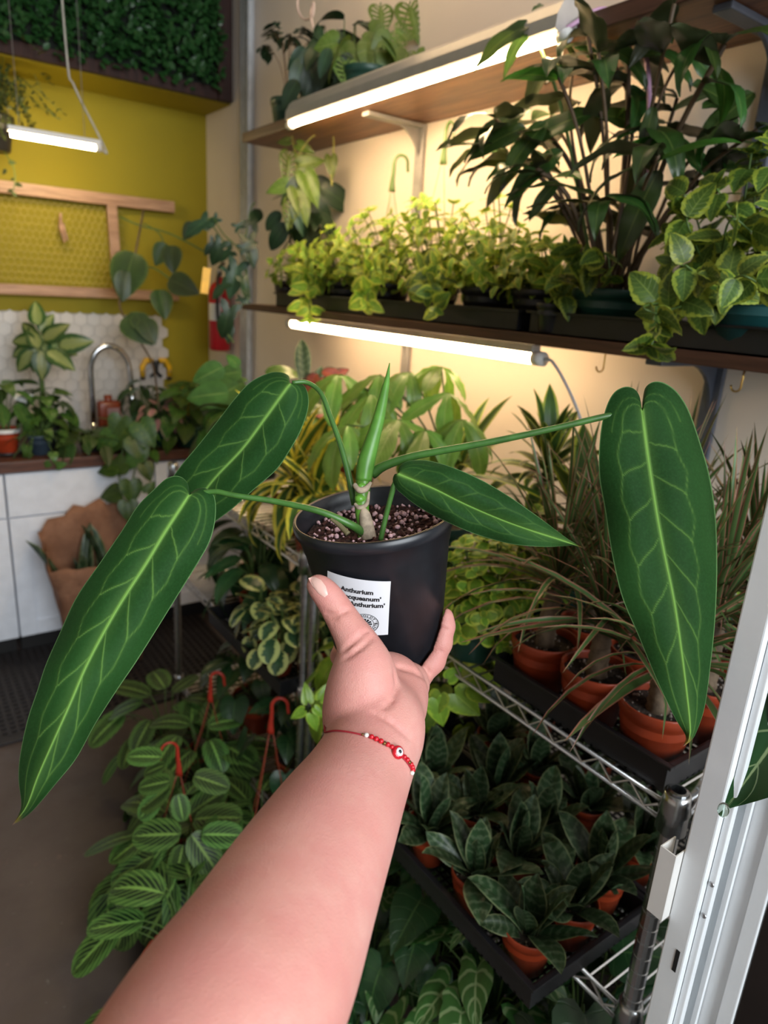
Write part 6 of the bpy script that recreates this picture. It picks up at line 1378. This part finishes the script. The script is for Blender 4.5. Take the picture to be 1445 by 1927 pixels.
# trailing plant hanging at the top left
r = thing('hanging_plant', (0.40, 2.55, 2.02), 'fine-leaved trailing plant in a dark hanging pot at the top left', 'hanging plant'); 
p = at(0, 250, 2.75); r.location = (p.x - 0.03, p.y, p.z - 0.07); z = pot(r, 0.085, 0.13, M_blackp)
m_f = leafmat('fine_trailing_leaf', (0.075, 0.10, 0.030), rough=0.5, trans=0.2, var=0.3); fm = leaf_mesh('leaf', OVATE, m_f, n=4, m=1, bend=0.4, fold=0.2)
rnd = random.Random(66); mf = MB(); ms = MB(); fv = [v.co[:] for v in fm.vertices]; ff = [tuple(q.vertices) for q in fm.polygons]
for k in range(60):
    az = rnd.uniform(0, 6.283); o = V((math.cos(az), math.sin(az), 0)); up = rnd.uniform(0.02, 0.36); ou = rnd.uniform(0.05, 0.27)
    q = spline([o * 0.03 + V((0, 0, z)), o * ou * 0.6 + V((0, 0, z + up)), o * (ou + 0.05) + V((0, 0, z + up * 0.8 - rnd.uniform(0, 0.15)))], 16); ms.tube(q, 0.0011, 3, False)
    for i in range(3, 16):
        for _ in range(2): mf.addmesh(fv, ff, frame(V(q[i]), V((rnd.uniform(-1, 1), rnd.uniform(-1, 1), rnd.uniform(-0.7, 0.5))), V((0, 0, 1)) + jit(rnd, 0.6), rnd.uniform(0.014, 0.028)))
me = mf.mesh('foliage', m_f, True); o = link('foliage', me, None, r); o['kind'] = 'stuff'; ms.build('stem', M_gstem, r)['kind'] = 'stuff'
pxstem(r, [(8, 285, 2.72), (25, 315, 2.72), (28, 345, 2.72), (22, 365, 2.72)], 0.002, M_gstem)
for b, tp in (((15, 305), (30, 306)), ((12, 318), (4, 328)), ((26, 335), (20, 340)), ((28, 345), (42, 350)), ((24, 358), (12, 360)), ((24, 362), (32, 370))): pxleaf(r, b, tp, 2.72, fm)
m = MB()
for k in range(3): a = k * 2.094 + 0.4; m = MB().tube([(0.08 * math.cos(a), 0.08 * math.sin(a), 0.125), (0, 0, 0.62)], 0.0016, 5).build('hanger_wire', M_steel, r)
MB().tube([(0, 0, 0.61), (0, 0, ZC - r.location.z - 0.002)], 0.002, 6).build('hanger_cord', M_steel, r)
# paper bag with snake plants
r = thing('paper_bag', (0.63, 2.88, 0), 'brown paper bag rolled open, standing before the white cabinets', 'bag')
t = NT('kraft_paper'); nz = t.noise(14, 5); t.set(Base_Color=t.mix(t.step(nz, 0.3, 0.7), (0.20, 0.088, 0.045), (0.29, 0.14, 0.078)), Roughness=0.8); t.bump(t.noise(22, 5), 0.8, 0.01); M_kraft = t.m
rnd = random.Random(4); m = MB(); cor = [(-0.18, -0.105), (0.18, -0.105), (0.18, 0.105), (-0.18, 0.105)]; rows = 12
tops = {0: 0.50, 1: 0.47, 2: 0.66, 3: 0.60}; per = 8
for j in range(rows):
    f = j / (rows - 1)
    for c in range(4):
        for k in range(per):
            u = k / per; a, b = cor[c], cor[(c + 1) % 4]; x, y = a[0] + (b[0] - a[0]) * u, a[1] + (b[1] - a[1]) * u
            ht = tops[c] + (tops[(c + 1) % 4] - tops[c]) * u + (0.015 if k % 2 else -0.01) * (1 if c >= 1 else 0.3) + (0.06 * math.sin(math.pi * u) if c == 2 else 0)
            g = 0.72 + 0.34 * f; cr = 0.010 * f * math.sin(k * 2.4 + c + j)
            m.v.append((x * g + cr + 0.02 * (1 - f), y * g + cr * 0.7, ht * f))
n_ = 4 * per
for j in range(rows - 1):
    for k in range(n_): a = j * n_ + k; b = j * n_ + (k + 1) % n_; m.f.append((a, b, b + n_, a + n_))
m.f.append(tuple(range(n_))[::-1])
me = m.mesh('bag_body', M_kraft, True); o = link('bag_body', me, None, r); sm = o.modifiers.new('thickness', 'SOLIDIFY'); sm.thickness = 0.002
for i, (dx, dy, L) in enumerate(((-0.075, -0.02, 0.44), (0.055, 0.0, 0.54))):
    r = thing('snake_plant', (0.63 + dx + 0.02, 2.88 + dy, 0.004), ('shorter dark snake plant inside the paper bag', 'taller dark snake plant inside the paper bag')[i], 'potted plant'); z = pot(r, 0.042, 0.11, M_blackp); rosette(r, z + 0.06, 6, LM['sans'][:2], L, 950 + i, 89, 78, 0.010, wr=0.42)
    MB().tube([(0, 0, z - 0.003), (0, 0, z + 0.07)], 0.016, 8).build('crown', M_gstem, r, True)
# red fire extinguisher and yellow tag on the far wall
p = onx(415, 590, XW - 0.055); r = thing('fire_extinguisher', (XW - 0.06, p.y, 1.30), 'red fire extinguisher with white label in the corner behind trailing leaves', 'fire extinguisher')
M_fr = plain('extinguisher_red', (0.50, 0.012, 0.02), 0.3, var=0.05)
MB().lathe([(0, 0), (0.045, 0), (0.050, 0.01), (0.050, 0.27), (0.040, 0.30), (0.018, 0.32), (0.016, 0.34), (0, 0.34)], 24).build('cylinder', M_fr, r, True)
m = MB()
for i in range(9):
    a = math.radians(150 + i * 13)
    for z in (0.14, 0.22): m.v.append((0.0508 * math.cos(a), 0.0508 * math.sin(a), z))
m.f = [(2 * i, 2 * i + 2, 2 * i + 3, 2 * i + 1) for i in range(8)]; m.build('label_band', M_wht, r, True)
MB().tube([(0, 0, 0.34), (0, 0, 0.37)], 0.013, 8).build('valve', M_steel, r); MB().bar((0, 0.0, 0.38), (-0.02, -0.10, 0.40), 0.014, 0.01).build('handle', M_blk, r)
MB().tube(spline([(0, -0.014, 0.36), (-0.03, -0.055, 0.33), (-0.035, -0.06, 0.2), (-0.03, -0.06, 0.12)], 16), 0.007, 6).build('hose', M_blk, r, True); MB().box((0.048, -0.02, 0.15), (0.0585, 0.02, 0.2)).build('wall_hook', M_steel, r)
r = [o for o in bpy.data.objects if o.name == 'trailing_philodendron'][0]; p = at(384, 528, 2.52); MB().bar((0, 0, -0.045), (0.012, 0, 0.045), 0.028, 0.0015, (0.4, 1, 0)).build('yellow_tag', M_yel, r, False, Matrix.Translation(p - r.location))
# alocasia by the glass door
r = thing('alocasia', (0.675, -0.16, 0.0), 'dark white-veined alocasia leaf with a water drop at the glass door', 'potted plant'); z = pot(r, 0.06, 0.11, M_green)
AD = 0.598
pxleaf(r, (1590, 1215), (1362, 1518), AD - 0.002, LM['aloc'][0], wr=0.76, up=0.0); pxleaf(r, (1412, 1190), (1392, 1425), AD + 0.002, leaf_mesh('leaf', BROADL, leafmat('old_alocasia_leaf', (0.30, 0.22, 0.07), rough=0.5, blotch=((0.03, 0.08, 0.02), 0.5, 0.62), trans=0.1, var=0.1)), wr=0.45, up=0.0)
e = at(1590, 1215, AD); MB().tube(spline([V((0, 0, z)), V((-0.02, 0.05, 0.9)), V((e.x + 0.03, e.y - 0.03, e.z - 0.12)) - r.location, e - r.location], 24), 0.006, 8).build('leaf_stalk', M_gstem, r, True)
tw = NT('water'); tw.set(Base_Color=(0.7, 0.85, 0.75), Roughness=0.0); tw.b.inputs['Transmission Weight'].default_value = 1.0; tw.b.inputs['IOR'].default_value = 1.33
me = MB().ball((0, 0, 0), 0.006, 3, (0.8, 0.8, 1.15)).mesh('water_drop', tw.m, True); link('water_drop', me, None, r, loc=at(1361, 1524, AD - 0.001) - r.location)
